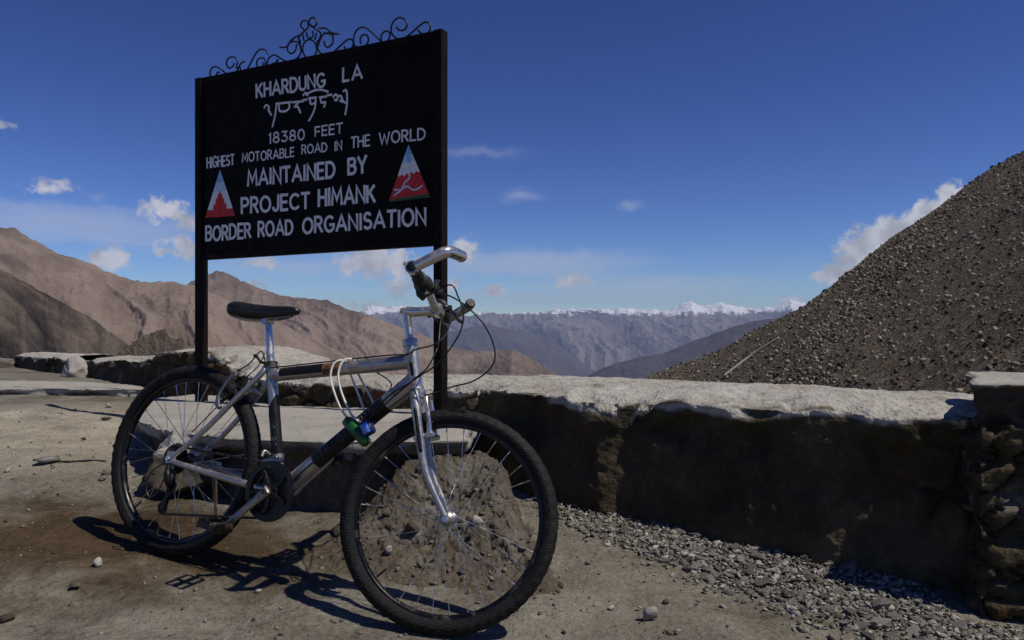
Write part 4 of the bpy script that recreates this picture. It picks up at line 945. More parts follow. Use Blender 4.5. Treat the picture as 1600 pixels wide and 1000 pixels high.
#@@SIGN
# ------------------------------------------------------------------ bicycle (local axes: x forward, y to its left, z up; origin under the rear tyre)
BR, WB, HA, RAKE = .335, 1.0683, 1.2197, .0443
BM = np.array(Matrix.Rotation(-.4136, 3, 'Z')@Matrix.Rotation(.1035, 3, 'Y')@Matrix.Rotation(-.1763, 3, 'X')); BT = np.array([-1.2246, 2.7621, CZ-.7945])
SDIR = np.array([-math.cos(HA), 0, math.sin(HA)]); FWD = np.array([math.sin(HA), 0, math.cos(HA)])
AX = np.array([WB, 0, BR]); S0 = AX-FWD*RAKE; RS = np.array(Matrix.Rotation(.3055, 3, Vector(SDIR)))
st = lambda v: (np.asarray(v, float)-S0)@RS.T+S0
sa = lambda z: S0+SDIR*((z-S0[2])/SDIR[2])
b2w = lambda v: np.asarray(v, float)@BM.T+BT
w2b = lambda v: (np.asarray(v, float)-BT)@BM
def B(px, py, yl):                            # where a sight line meets the plane yl beside the frame
    o = w2b((0, 0, CZ)); d = np.array([(px-800)/F, 1, (HY-py)/F])@BM; return o+d*((yl-o[1])/d[1])
bike = empty('bicycle', BT); bike.rotation_mode = 'QUATERNION'; bike.rotation_quaternion = Matrix(BM.tolist()).to_quaternion()
tag(bike, 'silver and black mountain bicycle standing on its kickstand by the sign', 'bicycle')
A_ = np.array
def part(mb, name, mat, parent=None, smooth=True, sharp=40): return mb.build(name, mat, parent or bike, smooth, sharp=sharp)
BBp = A_([.4421, 0, .3034]); STp = A_([.3107, 0, .6777]); SPp = A_([.2485, 0, .8579]); sdir = (STp-BBp)/np.linalg.norm(STp-BBp)
seat_at = lambda z: BBp+sdir*((z-BBp[2])/sdir[2])
HT, HB = sa(.8496), sa(.7008); TTf = sa(.792); DTf = sa(.735)
def taper(a, b, r0, r1, n): return [a+(b-a)*t for t in np.linspace(0, 1, n)], list(np.linspace(r0, r1, n))
def build_frame():
    f = MB()
    f.tube([BBp, seat_at(.715)], .0185, 24); f.lathe(seat_at(.708), sdir, [(.0165, -.016), (.0225, -.016), (.0225, .008), (.0165, .008)], 24)
    p, r_ = taper(STp+A_([.01, 0, 0]), TTf, .021, .0235, 5); f.tube(p, r_, 28)
    p, r_ = taper(BBp, DTf, .0235, .0275, 6); f.tube(p, r_, 28, oval=(.95, 1.08))
    f.tube([HB, HT], .0208, 28)
    for h in (HB, HT): f.lathe(h, SDIR, [(.019, -.011), (.0245, -.011), (.0250, -.004), (.0250, .004), (.0245, .011), (.019, .011)], 28)
    f.lathe(BBp, (0, 1, 0), [(.0, -.037), (.0215, -.037), (.0215, .037), (0, .037)], 28)
    # gussets: seat cluster and head
    f.tube([STp+A_([.0, 0, .002]), STp+(TTf-STp)*.07], [.0225, .0215], 24); f.tube([STp+A_([-.004, 0, .018]), STp+(TTf-STp)*.10+A_([0, 0, -.004])], [.018, .014], 18)
    for s in (-1, 1):
        p = crom([A_([.012, s*.062, BR+.01]), A_([.11, s*.054, .445]), A_([.215, s*.045, .575]), A_([.285, s*.028, .672]), seat_at(.700)+A_([-.012, s*.014, 0])], 6); f.tube(p, list(np.linspace(.0088, .0108, len(p))), 14)
        p = crom([A_([.012, s*.064, BR-.008]), A_([.13, s*.060, BR-.016]), A_([.26, s*.049, BR-.024]), A_([.36, s*.036, BR-.030]), A_([.435, s*.026, BBp[2]])], 6); f.tube(p, list(np.linspace(.0098, .0145, len(p))), 16)
        f.box((.006, s*.064, BR-.004), (.042, .007, .060), bev=.002)
    p = crom([A_([.245, -.040, .604]), A_([.238, 0, .616]), A_([.245, .040, .604])], 5); f.tube(p, .0085, 10)
    p = crom([A_([.385, -.034, .310]), A_([.380, 0, .312]), A_([.385, .034, .310])], 4); f.tube(p, .008, 10)
    fr = part(f, 'frame', M['alu'])
    def sleeve(a, b, r0, r1, name, mat, label, oval=None, n=28, parent=fr):
        m = MB(); p, q = taper(a, b, r0, r1, 5); m.tube(p, q, n, oval=oval); o = part(m, name, mat, parent); o['label'] = label; return o
    L = lambda a, b, t: a+(b-a)*t
    sleeve(L(STp, TTf, .085), L(STp, TTf, .40), .0220, .0226, 'decal', M['black'], 'black painted rear half of the top tube')
    sleeve(L(STp, TTf, .40), L(STp, TTf, .52), .0229, .0233, 'tape', M['rust'], 'rust brown tape on the top tube')
    sleeve(L(BBp, DTf, .28), L(BBp, DTf, .80), .0254, .0275, 'decal', M['black'], 'black panel on the down tube', oval=(.95, 1.08))
    # seat-tube decal ends in a slant: shear its rings
    m = MB(); n = 24; rings = []
    for t in np.linspace(0, 1, 9):
        a = np.arange(n)*2*math.pi/n; zc = .335+.0+(t*(.565-.375)+.055)
        rings.append([seat_at(zc+(.030*math.cos(q)*(1 if t > .5 else 1)))+.0192*(math.cos(q)*A_([1, 0, .35])/1.06+math.sin(q)*A_([0, 1, 0])) for q in a])
    m.grid(A_(rings), cv=True); o = part(m, 'decal', M['black'], fr); o['label'] = 'black slanted panel on the seat tube'
    # faint worn letters on the black panels
    GL = {'T': [[(0, 1), (.7, 1)], [(.35, 1), (.35, 0)]], 'R': [[(0, 0), (0, 1), (.5, 1), (.6, .75), (.5, .5), (0, .5)], [(.25, .5), (.65, 0)]], 'I': [[(.2, 0), (.2, 1)]], 'O': [[(.1, .1), (0, .5), (.1, .9), (.35, 1), (.6, .9), (.7, .5), (.6, .1), (.35, 0), (.1, .1)]], 'N': [[(0, 0), (0, 1), (.65, 0), (.65, 1)]]}
    def write(text, a, b, t0, t1, rad, hh, upv):
        ax = (b-a); Ln = np.linalg.norm(ax); ax /= Ln; m = MB(); k = len(text); side = A_([0, -1, 0]); u2 = np.cross(side, ax); u2 *= np.sign(u2[2]) if abs(u2[2]) > .2 else -np.sign(u2[0])
        for i, c in enumerate(text):
            for s in GL[c]:
                pts = []
                for gx, gy in crom(s, 3) if len(s) > 4 else s:
                    x = t0+(t1-t0)*(i+gx*.8+.1)/k; y = (gy-.5)*hh; ang = y/rad; pts.append(a+ax*Ln*x+side*rad*math.cos(ang)*1.0+u2*rad*math.sin(ang)*1.06)
                m.tube(pts, .0014, 5)
        o = part(m, 'lettering', M['frame_text'], fr); o['label'] = 'faint worn grey letters'
    write('TRION', BBp, DTf, .33, .56, .0260, .024, None); write('TRION', BBp, DTf, .60, .77, .0268, .026, None); write('TRION', BBp, seat_at(.715), .34, .56, .0193, .017, None)
    m = MB(); p = [HB+(HT-HB)*t+A_([.004, -.0205, 0]) for t in (.30, .45, .60)]; m.tube(crom(p, 4), [.0015]+[.0062]*7+[.0015], 12, oval=(.35, 1), up=(0, 1, 0)); o = part(m, 'badge', M['black'], fr); o['label'] = 'small dark badge on the head tube'
    # seat-post, clamp, saddle
    m = MB(); m.tube([seat_at(.69), SPp+sdir*.012], .0138, 24); m.lathe(SPp+sdir*.004, (0, 1, 0), [(0, -.022), (.013, -.022), (.015, -.010), (.015, .010), (.013, .022), (0, .022)], 18); m.box(SPp+sdir*.018, (.050, .040, .014), bev=.004); part(m, 'seatpost', M['chrome'])
    m = MB(); c = seat_at(.712); m.lathe(c, sdir, [(.0186, -.009), (.0235, -.009), (.0235, .009), (.0186, .009)], 24); m.tube([c+A_([-.022, .030, .002]), c+A_([-.026, -.026, .004])], .0045, 8); m.tube(crom([c+A_([-.026, -.024, .004]), c+A_([-.040, -.028, .018]), c+A_([-.058, -.026, .024])], 4), [.005]*5+[.006]*3+[.004], 8); part(m, 'seat_clamp', M['dark_steel'])
    # saddle: lofted cross-sections from tail to nose
    m = MB(); xs = np.linspace(0, 1, 26); rows = []
    for t in xs:
        e = math.sqrt(max(1e-4, 1-(2*max(0, .10-t)/.2)**2)) if t < .10 else (math.sqrt(max(1e-4, 1-((t-.93)/.07)**2)) if t > .93 else 1)
        w = np.interp(t, [0, .12, .25, .45, .65, .85, 1], [.066, .074, .070, .044, .026, .020, .017])*max(e, .06)
        top = np.interp(t, [0, .12, .35, .6, .85, 1], [.031, .034, .026, .022, .021, .014]); bot = np.interp(t, [0, .12, .3, .55, .8, 1], [-.006, -.014, -.018, -.016, -.006, .002])
        bot -= .016*np.interp(t, [0, .5, 1], [1, .9, .5]); top -= .0+.10*(.5-t)*.26; bot -= .10*(.5-t)*.26; mid = (top+bot)/2; h = (top-bot)/2*max(e, .1); a = np.linspace(0, 2*math.pi, 22, endpoint=False)
        rows.append([(-.142+.284*t, w*np.sign(math.cos(q))*abs(math.cos(q))**.8, mid+h*np.sign(math.sin(q))*abs(math.sin(q))**(.75)) for q in a])
    G = A_(rows)+A_([.235, 0, .893]); m.grid(G, cv=True); n = 22
    for i0, rev in ((0, True), (25, False)): m.f.append(tuple(i0*n+j for j in (reversed(range(n)) if rev else range(n)))); m.m.append(0)
    sd_ = part(m, 'saddle', M['saddle'], sharp=60)
    for s in (-1, 1):
        m = MB(); m.tube(crom([A_([.125, s*.030, .889]), A_([.165, s*.024, .874]), A_([.225, s*.020, .871]), A_([.28, s*.018, .874]), A_([.345, s*.006, .890])], 5), .0035, 8); part(m, 'rail', M['steel'], sd_)
build_frame()

def build_fork():
    m = MB(); m.tube([sa(.66), HB], .0150, 18)
    m.lathe(HB-SDIR*.016, SDIR, [(.012, -.010), (.0215, -.008), (.0225, .006), (.019, .010)], 24)
    for s in (-1, 1):
        p = [sa(.700)+A_([0, s*.012, 0]), sa(.690)+A_([0, s*.030, 0]), sa(.665)+A_([0, s*.046, 0]), sa(.62)+A_([0, s*.052, 0]), sa(.56)+A_([0, s*.053, 0]), sa(.50)+A_([0, s*.053, 0]), sa(.45)+FWD*.006+A_([0, s*.053, 0]), sa(.40)+FWD*.020+A_([0, s*.053, 0]), AX+A_([-.003, s*.053, .008])]
        q = crom(p, 5); rr = np.interp(np.linspace(0, 1, len(q)), [0, .12, .25, .55, .85, 1], [.016, .0165, .0152, .0135, .0098, .0085]); m.tube([st(x) for x in q], list(rr), 18)
        e = [AX+A_([.012*math.cos(a), s*.053, .012*math.sin(a)]) for a in np.linspace(0, 6.283, 12, endpoint=False)]
        m.lathe(st(AX+A_([0, s*.053, 0])), RS@A_([0, 1, 0]), [(0, -.004), (.013, -.004), (.013, .004), (0, .004)], 16)
        m.lathe(st(sa(.560)+FWD*.022+A_([0, s*.047, 0])), RS@FWD, [(0, -.014), (.007, -.014), (.007, .012), (0, .012)], 12)
    fk = part(m, 'fork', M['alu'])
    for s in (-1, 1):
        m = MB(); q = [sa(.645)+A_([0, s*.0520, 0]), sa(.60)+A_([0, s*.0535, 0]), sa(.545)+A_([0, s*.0535, 0]), sa(.51)+A_([0, s*.0532, 0])]
        m.tube([st(x+A_([.0, s*.0095, 0])) for x in crom(q, 4)], [.002]+[.0068]*11+[.0015], 12, oval=(1.0, .95), up=RS@A_([0, 1, 0])); part(m, 'decal', M['black'], fk)
build_fork()

def build_wheel(c, R3, rear):
    T = lambda v: (np.asarray(v, float)@R3.T)+c
    # rim
    m = MB(); m.lathe(c, R3@A_([0, 1, 0]), [(.2895, -.0125), (.287, -.0125), (.281, -.0115), (.277, -.0075), (.2755, 0), (.277, .0075), (.281, .0115), (.287, .0125), (.2895, .0125), (.284, .0095), (.282, 0), (.284, -.0095), (.2895, -.0125)], 128)
    w = part(m, 'wheel', M['rim'], sharp=35)
    # tyre with shoulder knobs
    m = MB(); nu = 240; prof = [(.287, -.010), (.292, -.0195), (.3015, -.0250), (.312, -.0262), (.3215, -.0238), (.3275, -.0195), (.3325, -.013), (.3348, -.0065), (.3350, 0), (.3348, .0065), (.3325, .013), (.3275, .0195), (.3215, .0238), (.312, .0262), (.3015, .0250), (.292, .0195), (.287, .010)]
    P = np.zeros((nu, len(prof), 3))
    for i in range(nu):
        a = 2*math.pi*i/nu
        for j, (r_, y) in enumerate(prof):
            k = 1.
            if j in (4, 5, 11, 12): k = 1.0 if (i//2) % 2 == 0 else .9935
            elif j in (6, 10): k = 1.0 if (i//2+1) % 2 == 0 else .9945
            elif j in (7, 8, 9): k = 1.0 if i % 4 < 3 else .993
            P[i, j] = T((r_*k*math.cos(a), y*(1.03 if k == 1 else .97), r_*k*math.sin(a)))
    m.grid(P, cu=True); part(m, 'tyre', M['tyre'], w, sharp=25)
    # hub
    m = MB(); hw = .064 if rear else .050
    prof = [(0, -hw-.006), (.006, -hw-.006), (.0075, -hw+.004), (.014, -hw+.012)] + ([(.030, -.034), (.030, -.030)] if rear else [(.022, -.033), (.022, -.029)]) + [(.013, -.020), (.0125, 0), (.013, .020), (.022, .029), (.022, .033), (.014, hw-.012), (.0075, hw-.004), (.006, hw+.006), (0, hw+.006)]
    m.lathe(c, R3@A_([0, 1, 0]), prof, 32); part(m, 'hub', M['steel'] if not rear else M['dark_steel'], w)
    m = MB(); m.tube([T((0, -hw-.010, 0)), T((0, hw+.010, 0))], .0026, 8); m.tube([T((0, hw, 0)), T((0, hw+.016, 0))], [.009, .007], 12); m.tube(crom([T((0, hw+.012, 0)), T((-.02, hw+.020, .012)), T((-.055, hw+.016, .022))], 4), [.005]*5+[.006]*3+[.004], 8); m.tube([T((0, -hw, 0)), T((0, -hw-.014, 0))], [.010, .008], 12); part(m, 'skewer', M['chrome'], w)
    # spokes: one mesh per mirror-image family, shared by copies turned about the axle
    n = 32; meshes = {}
    for i in range(n):
        s = -1 if i % 2 else 1; cross = 1 if (i//2) % 2 else -1; a = 2*math.pi*i/n+.03; fr_ = .029 if (rear and s < 0) else .0205
        ha_ = a+cross*math.radians(66 if not rear else 58)
        p0 = A_((fr_*math.cos(ha_), s*.031, fr_*math.sin(ha_))); p1 = A_((.277*math.cos(a), s*.003, .277*math.sin(a))); d = (p1-p0)/np.linalg.norm(p1-p0)
        m = MB(); m.tube([T(p0), T(p1-d*.013)], .00115, 6); m.tube([T(p1-d*.014), T(p1)], .0021, 6); part(m, 'spoke', M['spoke'], w)
    m = MB(); m.tube([T((.273*math.cos(4.0), 0, .273*math.sin(4.0))), T((.235*math.cos(4.0), 0, .235*math.sin(4.0)))], [.0036, .0030], 8); part(m, 'valve', M['black'], w)
    return w
build_wheel(AX @ np.eye(3) if False else st(AX), RS, False)
RW = build_wheel(A_([0, 0, BR]), np.eye(3), True)

def ring_teeth(m, c, ax_y, r0, r1, teeth, th, n=3):
    # toothed ring in the x-z plane
    k = teeth*4; a = np.arange(k)*2*math.pi/k; ro = np.where((np.arange(k) % 4) < 2, r1, r1-.0045); P = []
    for (rr, y) in ((np.full(k, r0), -th/2), (ro, -th/2), (ro, th/2), (np.full(k, r0), th/2)): P.append(np.c_[c[0]+rr*np.cos(a), np.full(k, ax_y+y), c[2]+rr*np.sin(a)])
    m.grid(np.stack(P, 1), cu=True, cv=True)
def build_drive():
    m = MB()
    for k, r_ in enumerate((.056, .051, .046, .041, .036, .030, .026)): ring_teeth(m, A_([0, 0, BR]), -.034-.0036*k, .012, r_, int(r_*500), .002)
    m.lathe(A_([0, 0, BR]), (0, 1, 0), [(0, -.062), (.017, -.062), (.018, -.034), (0, -.034)], 20); part(m, 'cassette', M['dark_steel'], sharp=30)
    m = MB()
    m.lathe(BBp, (0, 1, 0), [(.079, -.0560), (.0985, -.0560), (.0985, -.0535), (.079, -.0535), (.079, -.0560)], 72)
    ring_teeth(m, BBp, -.0480, .073, .0905, 46, .0028); ring_teeth(m, BBp, -.0410, .060, .0745, 38, .0026); ring_teeth(m, BBp, -.0340, .042, .0555, 28, .0026)
    m.lathe(BBp, (0, 1, 0), [(.020, -.0372), (.062, -.0372), (.062, -.0362), (.020, -.0362)], 40); m.lathe(BBp, (0, 1, 0), [(.058, -.0446), (.078, -.0446), (.078, -.0440), (.058, -.0440)], 48); cr = part(m, 'chainring', M['dark_steel'], sharp=30)
    m = MB()
    for k in range(5):
        a = -2.2863+2*math.pi*(k+.5)/5; d = A_([math.cos(a), 0, math.sin(a)]); m.tube([BBp+d*.012+A_([0, -.058, 0]), BBp+d*.070+A_([0, -.0525, 0])], [.0085, .006], 10, oval=(.5, 1), up=(0, 1, 0)); m.lathe(BBp+d*.068+A_([0, -.052, 0]), (0, 1, 0), [(0, -.008), (.0055, -.008), (.0055, .012), (0, .012)], 10)
    part(m, 'spider', M['dark_steel'], cr)
    m = MB(); m.tube([BBp+A_([0, -.088, 0]), BBp+A_([0, .075, 0])], .0085, 14); part(m, 'axle', M['dark_steel'])
    cdv = A_([math.cos(-2.2863), 0, math.sin(-2.2863)])
    for s in (-1, 1):
        d = cdv*(1 if s < 0 else -1); m = MB(); y0, y1 = s*.072, s*.086
        p = [BBp+A_([0, y0, 0])-d*.012, BBp+A_([0, y0, 0]), BBp+A_([0, (y0*.7+y1*.3), 0])+d*.05, BBp+A_([0, y1, 0])+d*.13, BBp+A_([0, y1, 0])+d*.170, BBp+A_([0, y1, 0])+d*.182]
        m.tube(crom(p, 4), list(np.interp(np.linspace(0, 1, 21), [0, .1, .2, .4, .8, .95, 1], [.010, .0175, .0175, .0135, .0115, .0130, .008])), 16, oval=(.62, 1), up=(0, 1, 0))
        m.lathe(BBp+A_([0, y0+s*.012, 0]), (0, s, 0), [(.0115, -.004), (.0105, .002), (.0, .0045)], 18)
        ca = part(m, 'crank_arm', M['alu'] if s > 0 else M['steel'], sharp=60)
        pc = BBp+A_([0, y1, 0])+d*.170
        m = MB(); m.tube([pc+A_([0, s*.004, 0]), pc+A_([0, s*.100, 0])], .0065, 12); m.lathe(pc+A_([0, s*.058, 0]), (0, 1, 0), [(0, -.040), (.012, -.040), (.010, -.02), (.010, .02), (.012, .040), (0, .040)], 14)
        rot = Matrix.Rotation(.12 if s < 0 else -.35, 3, 'Y'); R_ = A_(rot); cc = pc+A_([0, s*.060, 0])
        for q in (-1, 1):
            m.box(cc+R_@A_([q*.034, 0, 0]), (.004, .086, .022), R_, bev=.001); m.box(cc+R_@A_([0, q*.042, 0]), (.064, .005, .020), R_, bev=.001)
            for t in np.linspace(-.038, .038, 9): m.box(cc+R_@A_([q*.0352, t, .0125]), (.005, .004, .006), R_)
            for t in np.linspace(-.038, .038, 9): m.box(cc+R_@A_([q*.0352, t, -.0125]), (.005, .004, .006), R_)
        m.box(cc, (.060, .012, .012), R_, bev=.003); part(m, 'pedal', M['dark_steel'] if s < 0 else M['black'], ca, smooth=False)
    # derailleur, chain
    up_, lo_ = A_([.020, -.052, .245]), A_([.005, -.050, .165]); m = MB()
    m.tube(crom([A_([.006, -.066, .318]), A_([.012, -.074, .292]), A_([.022, -.072, .262]), up_], 4), [.009]*5+[.013]*6+[.010]*2, 12)
    for y in (-.046, -.058): m.tube([up_+A_([0, y+.052, .008]), A_([.014, y, .205]), lo_+A_([0, y+.050, -.006])], [.009, .0075, .009], 10, oval=(.25, 1), up=(0, 1, 0))
    for c in (up_, lo_): ring_teeth(m, c, -.052, .006, .0225, 11, .003); m.lathe(c, (0, 1, 0), [(0, -.059), (.006, -.059), (.006, -.045), (0, -.045)], 10) if False else m.tube([c+A_([0, -.008, 0]), c+A_([0, .008, 0])], .006, 10)
    part(m, 'rear_derailleur', M['black'], sharp=40)
    m = MB()
    def chain(p):
        q = [p[0]]; p = [A_(x) for x in p]; L = np.r_[0, np.cumsum([np.linalg.norm(p[i+1]-p[i]) for i in range(len(p)-1)])]; s = np.arange(0, L[-1], .0127)
        C = np.stack([np.interp(s, L, [x[k] for x in p]) for k in range(3)], 1)
        for i in range(len(C)-1):
            d = C[i+1]-C[i]; d /= np.linalg.norm(d); R_ = np.c_[d, A_([0, 1, 0]), np.cross(d, A_([0, 1, 0]))]; w = .0072 if i % 2 else .0050
            m.box((C[i]+C[i+1])/2, (.0145, w, .0078), R_, bev=.0015)
    arc2 = lambda c, r_, a0, a1, y, n=14: [A_([c[0]+r_*math.cos(a), y, c[2]+r_*math.sin(a)]) for a in np.linspace(a0, a1, n)]
    loop = arc2(A_([0, 0, BR]), .046, math.radians(-62), math.radians(-285), -.044)[::1] + arc2(BBp, .0885, math.radians(97), math.radians(-88), -.048, 24) + arc2(lo_, .0205, math.radians(-82), math.radians(-255), -.052, 8) + arc2(up_, .0205, math.radians(-60), math.radians(75), -.052, 8)
    chain(loop+[loop[0]]); part(m, 'chain', M['dark_steel'], smooth=False)
    m = MB(); c = seat_at(.412); m.lathe(c, sdir, [(.0190, -.007), (.0225, -.007), (.0225, .007), (.0190, .007)], 20); m.box(c+A_([.012, -.024, .0]), (.016, .012, .010), bev=.002); m.tube(crom([c+A_([-.018, -.02, .002]), c+A_([-.03, -.036, .012]), c+A_([-.028, -.046, -.006])], 4), .007, 10)
    m.tube([BBp+A_([.018, -.046, .102]), BBp+A_([-.03, -.046, .098]), BBp+A_([-.062, -.046, .080])], [.005, .011, .012], 10, oval=(.3, 1), up=(0, 1, 0)); m.tube([BBp+A_([.018, -.037, .102]), BBp+A_([-.03, -.037, .098]), BBp+A_([-.062, -.037, .080])], [.005, .011, .012], 10, oval=(.3, 1), up=(0, 1, 0)); part(m, 'front_derailleur', M['steel'])
    # kickstand: down from the left chainstay to the ground
    g_ = ground_pt(338, 829); foot = w2b(g_+A_([0, 0, .008])); top = A_([.085, .066, BR-.012]); mid = top+(foot-top)*.5
    m = MB(); m.box(top+A_([0, .0, 0]), (.05, .022, .035), bev=.004); m.tube([top, mid], [.0085, .0075], 12); m.tube([mid-(mid-top)*.04, foot], [.0070, .0062], 12); m.tube([foot-(foot-mid)*.06, foot], [.0095, .0095], 12); part(m, 'kickstand', M['chrome'])
build_drive()

CL = sa(.9503)+A_([.1019, 0, .0189])
SB = lambda x, y, z: st(CL+A_([x, y, z]))      # steered cockpit coordinates about the bar clamp
def build_cockpit():
    m = MB(); q = sa(.9503); m.tube([sa(.845), q-SDIR*.012], .0136, 20); m.tube(crom([q-SDIR*.016, q-SDIR*.004, q+SDIR*.010], 3), [.0138]*4+[.0155]*2+[.011], 20)
    m.tube(crom([st(q+A_([0, 0, .0])), st(q+A_([.035, 0, .004])), st(CL-A_([.016, 0, .002]))], 5), [.0165]*5+[.0158]*6, 18)
    m.tube([SB(0, -.024, 0), SB(0, .024, 0)], .0192, 22); m.lathe(st(q+A_([-.012, 0, .002])), RS@A_([1, 0, 0]), [(0, -.008), (.006, -.008), (.006, 0), (0, 0)], 8) ; m.tube([st(q+A_([-.014, -.008, -.010])), st(q+A_([-.014, .010, .012]))], .004, 8)
    part(m, 'stem', M['chrome'])
    m = MB(); L = [(0, 0, 0), (0, .04, 0), (-.006, .060, .010), (-.022, .098, .038), (-.028, .125, .0442), (-.030, .20, .0442), (-.030, .302, .0442)]
    pts = [SB(x, -y, z) for x, y, z in L[::-1]]+[SB(*p) for p in L[1:]]; m.tube(crom(pts, 4), .0127, 18); hb = part(m, 'handlebar', M['chrome'])
    for s in (-1, 1):
        g = lambda x, y, z: SB(-.030+x, s*y, .0442+z)
        m = MB(); ys = np.linspace(.195, .291, 40); m.tube([g(0, y, 0) for y in ys], [.0172+(.0012 if (i//2) % 2 else 0)+(.004 if y < .203 else 0) for i, y in enumerate(ys)], 20); part(m, 'grip', M['grip'], hb)
        m = MB(); m.tube([g(0, .300, 0), g(0, .3115, 0)], [.0150, .0146], 18); m.tube([g(0, .3115, 0), g(0, .3135, 0)], [.0146, .012], 18); part(m, 'end_plug', M['black'], hb)
        m = MB(); m.tube([g(0, .289, 0), g(0, .3095, 0)], .0195, 22); m.tube([g(-.02, .299, .008), g(-.027, .299, .010)], .006, 8)
        bp = [(.008, .299, .005), (.040, .298, .030), (.074, .297, .056), (.088, .291, .066), (.097, .274, .073), (.106, .245, .079), (.116, .212, .084)]
        bp = bp if s < 0 else [(x*.80, y, z*.92) for x, y, z in bp[:5]]; ctr = crom([g(*q) for q in bp], 5); m.tube(ctr, list(np.interp(np.linspace(0, 1, len(ctr)), [0, .3, 1], [.0155, .0172, .0180])), 20); be = part(m, 'bar_end', M['chrome'] if s < 0 else M['steel'], hb)
        q = np.array(ctr[-1]); dq = (ctr[-1]-ctr[-2])/np.linalg.norm(ctr[-1]-ctr[-2]); m = MB(); m.tube([q, q+dq*.008], [.0184, .015], 16); part(m, 'end_plug', M['black'], be)
        # twist shifter and lever body
        m = MB(); m.tube([g(0, y, 0) for y in (.193, .186, .165, .150, .140, .128, .122)], [.0165, .0235, .0250, .0235, .0300, .0300, .021], 22)
        m.tube(crom([g(-.002, .136, -.004), g(.004, .136, -.028), g(.018, .132, -.036)], 4), [.021]*5+[.018]*3+[.010], 14)
        if s > 0: m.tube(crom([g(-.004, .140, -.006), g(-.026, .142, -.016), g(-.042, .146, -.026)], 4), [.020]*4+[.019]*4+[.013], 14)
        part(m, 'shifter', M['grip'], hb)
        m = MB(); m.tube([g(0, .120, 0), g(0, .104, 0)], .0200, 20); m.tube(crom([g(.006, .112, .0), g(.030, .108, -.004), g(.044, .120, -.008)], 4), [.014]*4+[.0135]*4+[.011], 14); m.tube([g(.034, .112, -.004), g(.052, .080, -.004)], [.0085, .006], 12); part(m, 'lever_body', M['plastic'], hb)
        m = MB(); m.tube(crom([g(.042, .116, -.008), g(.060, .150, -.012), g(.058, .190, -.014), g(.062, .225, -.014), g(.070, .250, -.012)], 5), [.0075]*6+[.0068]*12+[.0075]*3, 12, oval=(1, .55)); part(m, 'brake_lever', M['steel'] if s < 0 else M['plastic'], hb)
build_cockpit()

def build_brakes():
    for s in (-1, 1):
        b0 = sa(.560)+FWD*.030+A_([0, s*.046, 0]); m = MB()
        pts = [b0, sa(.60)+FWD*.034+A_([0, s*.046, 0]), sa(.645)+FWD*.034+A_([0, s*.043, 0]), sa(.672)+FWD*.034+A_([0, s*.036, 0])]
        m.tube([st(x) for x in crom(pts, 4)], [.0085]*4+[.0066]*5+[.0060]*3+[.006], 12); m.lathe(st(b0), RS@FWD, [(0, -.010), (.009, -.010), (.009, .012), (.005, .016), (0, .016)], 12)
        br = part(m, 'brake_arm', M['chrome'])
        m = MB(); c = sa(.602)+FWD*.010+A_([0, s*.026, 0]); m.tube([st(c-A_([.034, 0, -.006])), st(c+A_([.034, 0, .004]))], [.0065, .0065], 10); m.tube([st(c), st(c+A_([0, s*.026, 0])+FWD*.018)], .0045, 8); part(m, 'brake_pad', M['black'], br)
        r0 = A_([.165, s*.052, .545]); m = MB(); m.tube(crom([r0+A_([-.012, 0, 0]), r0+A_([-.02, -s*.002, .035]), r0+A_([-.002, -s*.008, .085]), r0+A_([.010, -s*.012, .110])], 4), [.0085]*4+[.0066]*8+[.006], 12); m.lathe(r0+A_([-.012, 0, 0]), (-.8, 0, .6), [(0, -.012), (.0085, -.012), (.0085, .012), (0, .014)], 12); br = part(m, 'brake_arm', M['steel'])
        m = MB(); m.tube([r0+A_([-.035, -s*.026, .008]), r0+A_([.022, -s*.026, .052])], .0065, 10); m.tube([r0+A_([-.008, -s*.026, .03]), r0+A_([-.016, 0, .03])], .0045, 8); part(m, 'brake_pad', M['black'], br)
build_brakes()

def cable(pts, r_=.0025, n=7, mat='cable'):
    m = MB(); m.tube(crom(pts, n), r_, 7); return part(m, 'cable', M[mat])
lv = SB(.025, -.078, .040); lv2 = SB(.025, .078, .040); sh = SB(-.012, -.132, .010)
ns = st(sa(.672)+FWD*.034+A_([0, -.036, 0])); dtm = lambda t, y, dz: BBp+(DTf-BBp)*t+A_([0, y, dz])
# front brake: wide loop ahead of the bars; shift cables; rear brake along the top tube
cable([lv, B(712, 467, -.10), B(735, 484, -.06), B(758, 510, -.03), B(771, 538, -.01), B(773, 561, 0), B(762, 580, 0), B(738, 596, 0), B(708, 604, 0), B(688, 611, 0), ns+A_([.0, 0, .006])])
cable([sh, B(703, 445, -.14), B(716, 464, -.12), B(724, 490, -.10), B(720, 516, -.09), B(706, 541, -.08), B(684, 568, -.07), B(660, 585, -.05), B(640, 598, -.035), dtm(.86, -.030, .004), dtm(.74, -.031, -.004), dtm(.5, -.029, -.010), dtm(.2, -.027, -.012), BBp+A_([.03, -.024, -.010])])
cable([lv2, B(694, 486, .06), B(688, 505, .04), B(686, 530, .02), B(682, 548, -.02), B(668, 574, -.04), B(655, 586, -.045), dtm(.90, -.028, -.012), dtm(.7, -.026, -.020)])
tt = lambda t, y, dz: STp+(TTf-STp)*t+A_([0, y, dz])
cable([SB(.02, .10, .03), B(700, 515, .02), B(690, 530, -.02), B(674, 540, -.04), B(650, 546, -.045), tt(.98, -.028, .020), tt(.85, -.010, .027), tt(.6, -.006, .0275), tt(.3, -.006, .0265), tt(.06, -.006, .026), STp+A_([-.004, -.026, .030]), STp+A_([-.045, -.024, .075]), A_([.215, -.012, .705]), A_([.175, -.02, .672])])
cable([STp+A_([-.03, -.022, .07]), A_([.27, -.03, .70]), A_([.225, -.036, .645]), A_([.16, -.045, .56]), A_([.07, -.058, .44])], .0020)
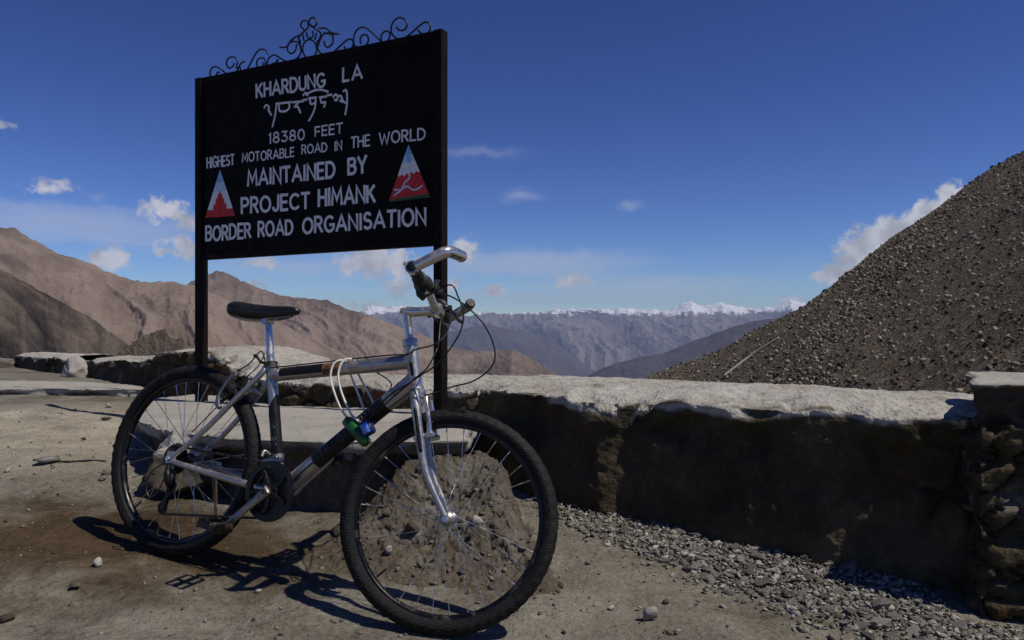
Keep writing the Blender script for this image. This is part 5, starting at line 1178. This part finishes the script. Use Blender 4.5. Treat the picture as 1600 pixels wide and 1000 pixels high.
cable([A_([.05, -.066, BR-.020]), A_([-.01, -.075, .315]), A_([-.055, -.080, .275]), A_([-.062, -.080, .225]), A_([-.040, -.078, .195]), A_([-.012, -.075, .215]), A_([.0, -.072, .262])], .0025)
cable([dtm(.72, .0, .034), dtm(.80, .006, .06), tt(.74, .022, -.02)], .0022)

# ------------------------------------------------------------------ cable lock hung on the bicycle
def build_lock():
    c0 = b2w(B(556, 662, -.05)); root = empty('cable_lock', c0); tag(root, 'white cable lock with a green and blue body hung on the bicycle frame', 'lock'); O = A_(root.location)
    W_ = lambda px, py, y: b2w(B(px, py, y))-O
    top = lambda t, y, dz: b2w(tt(t, y, dz))-O
    loops = [[W_(545, 655, -.036), W_(536, 644, -.04), W_(527, 626, -.042), W_(520, 606, -.042), W_(516.5, 592, -.040), W_(518, 577, -.034), W_(524, 566, -.024), top(.52, -.004, .0265), top(.535, .022, .012), top(.55, .026, -.015), dtm2(.60, .034, .02, O), dtm2(.56, .02, -.03, O)],
             [W_(553, 655, -.036), W_(545, 640, -.042), W_(536, 620, -.042), W_(530, 600, -.041), W_(528.5, 585, -.038), W_(532, 571, -.032), W_(539, 562, -.022), top(.585, -.004, .0265), top(.60, .022, .012), top(.61, .026, -.02), dtm2(.66, .034, .03, O), dtm2(.60, .02, -.03, O)]]
    m = MB()
    for l in loops: m.tube(crom(l, 6), .0037, 10)
    m.tube(crom([W_(549, 648, -.036), W_(556, 655, -.042), W_(563, 660, -.038)], 4), .0042, 10)
    m.build('cable', M['lockcable'], root)
    a, b = W_(540, 655, -.042), W_(574, 694, -.046); d = b-a; L = np.linalg.norm(d); d /= L; y = BM@A_([0, 1, 0]); z = np.cross(d, y); z /= np.linalg.norm(z); y = np.cross(z, d); R_ = np.c_[d, y, z]
    m = MB(); m.box((a+b)/2, (L, .028, .032), R_, bev=.006); m.build('lock_body', M['green'], root)
    c = W_(574, 669, -.050); R2 = np.c_[BM@A_([.8, 0, .6]), BM@A_([0, 1, 0]), BM@A_([-.6, 0, .8])]
    m = MB(); m.box(c, (.040, .034, .046), R2, bev=.006); m.build('cap', M['navy'], root)
    m = MB(); m.box(c+BM@A_([.004, -.0180, -.001]), (.026, .003, .034), R2, bev=.001); m.build('lit_face', M['blue'], root)  # bright blue plate paints the lit face of the blue piece
def dtm2(t, y, dz, O): return b2w(dtm(t, y, dz))-O
build_lock()
#@@BIKE
# ------------------------------------------------------------------ air
def haze():
    b = MB(); top = max((o_.matrix_world@Vector(c)).z for o_ in COL.objects if o_.type == 'MESH' for c in o_.bound_box)+1; b.box((0, 0, (top-941)/2), (32800, 32800, top+941)); o = b.build('haze', [], smooth=False); tag(o, 'thin blue air between the pass and the far mountains', 'haze', kind='stuff')
    m = bpy.data.materials.new('thin_air'); m.use_nodes = True; t = m.node_tree; t.nodes.clear()
    out = t.nodes.new('ShaderNodeOutputMaterial'); v = t.nodes.new('ShaderNodeVolumePrincipled'); t.links.new(v.outputs[0], out.inputs['Volume'])
    v.inputs['Color'].default_value = (.52, .66, 1.0, 1); v.inputs['Density'].default_value = 4.6e-5; v.inputs['Anisotropy'].default_value = 0
    o.data.materials.append(m)
haze()
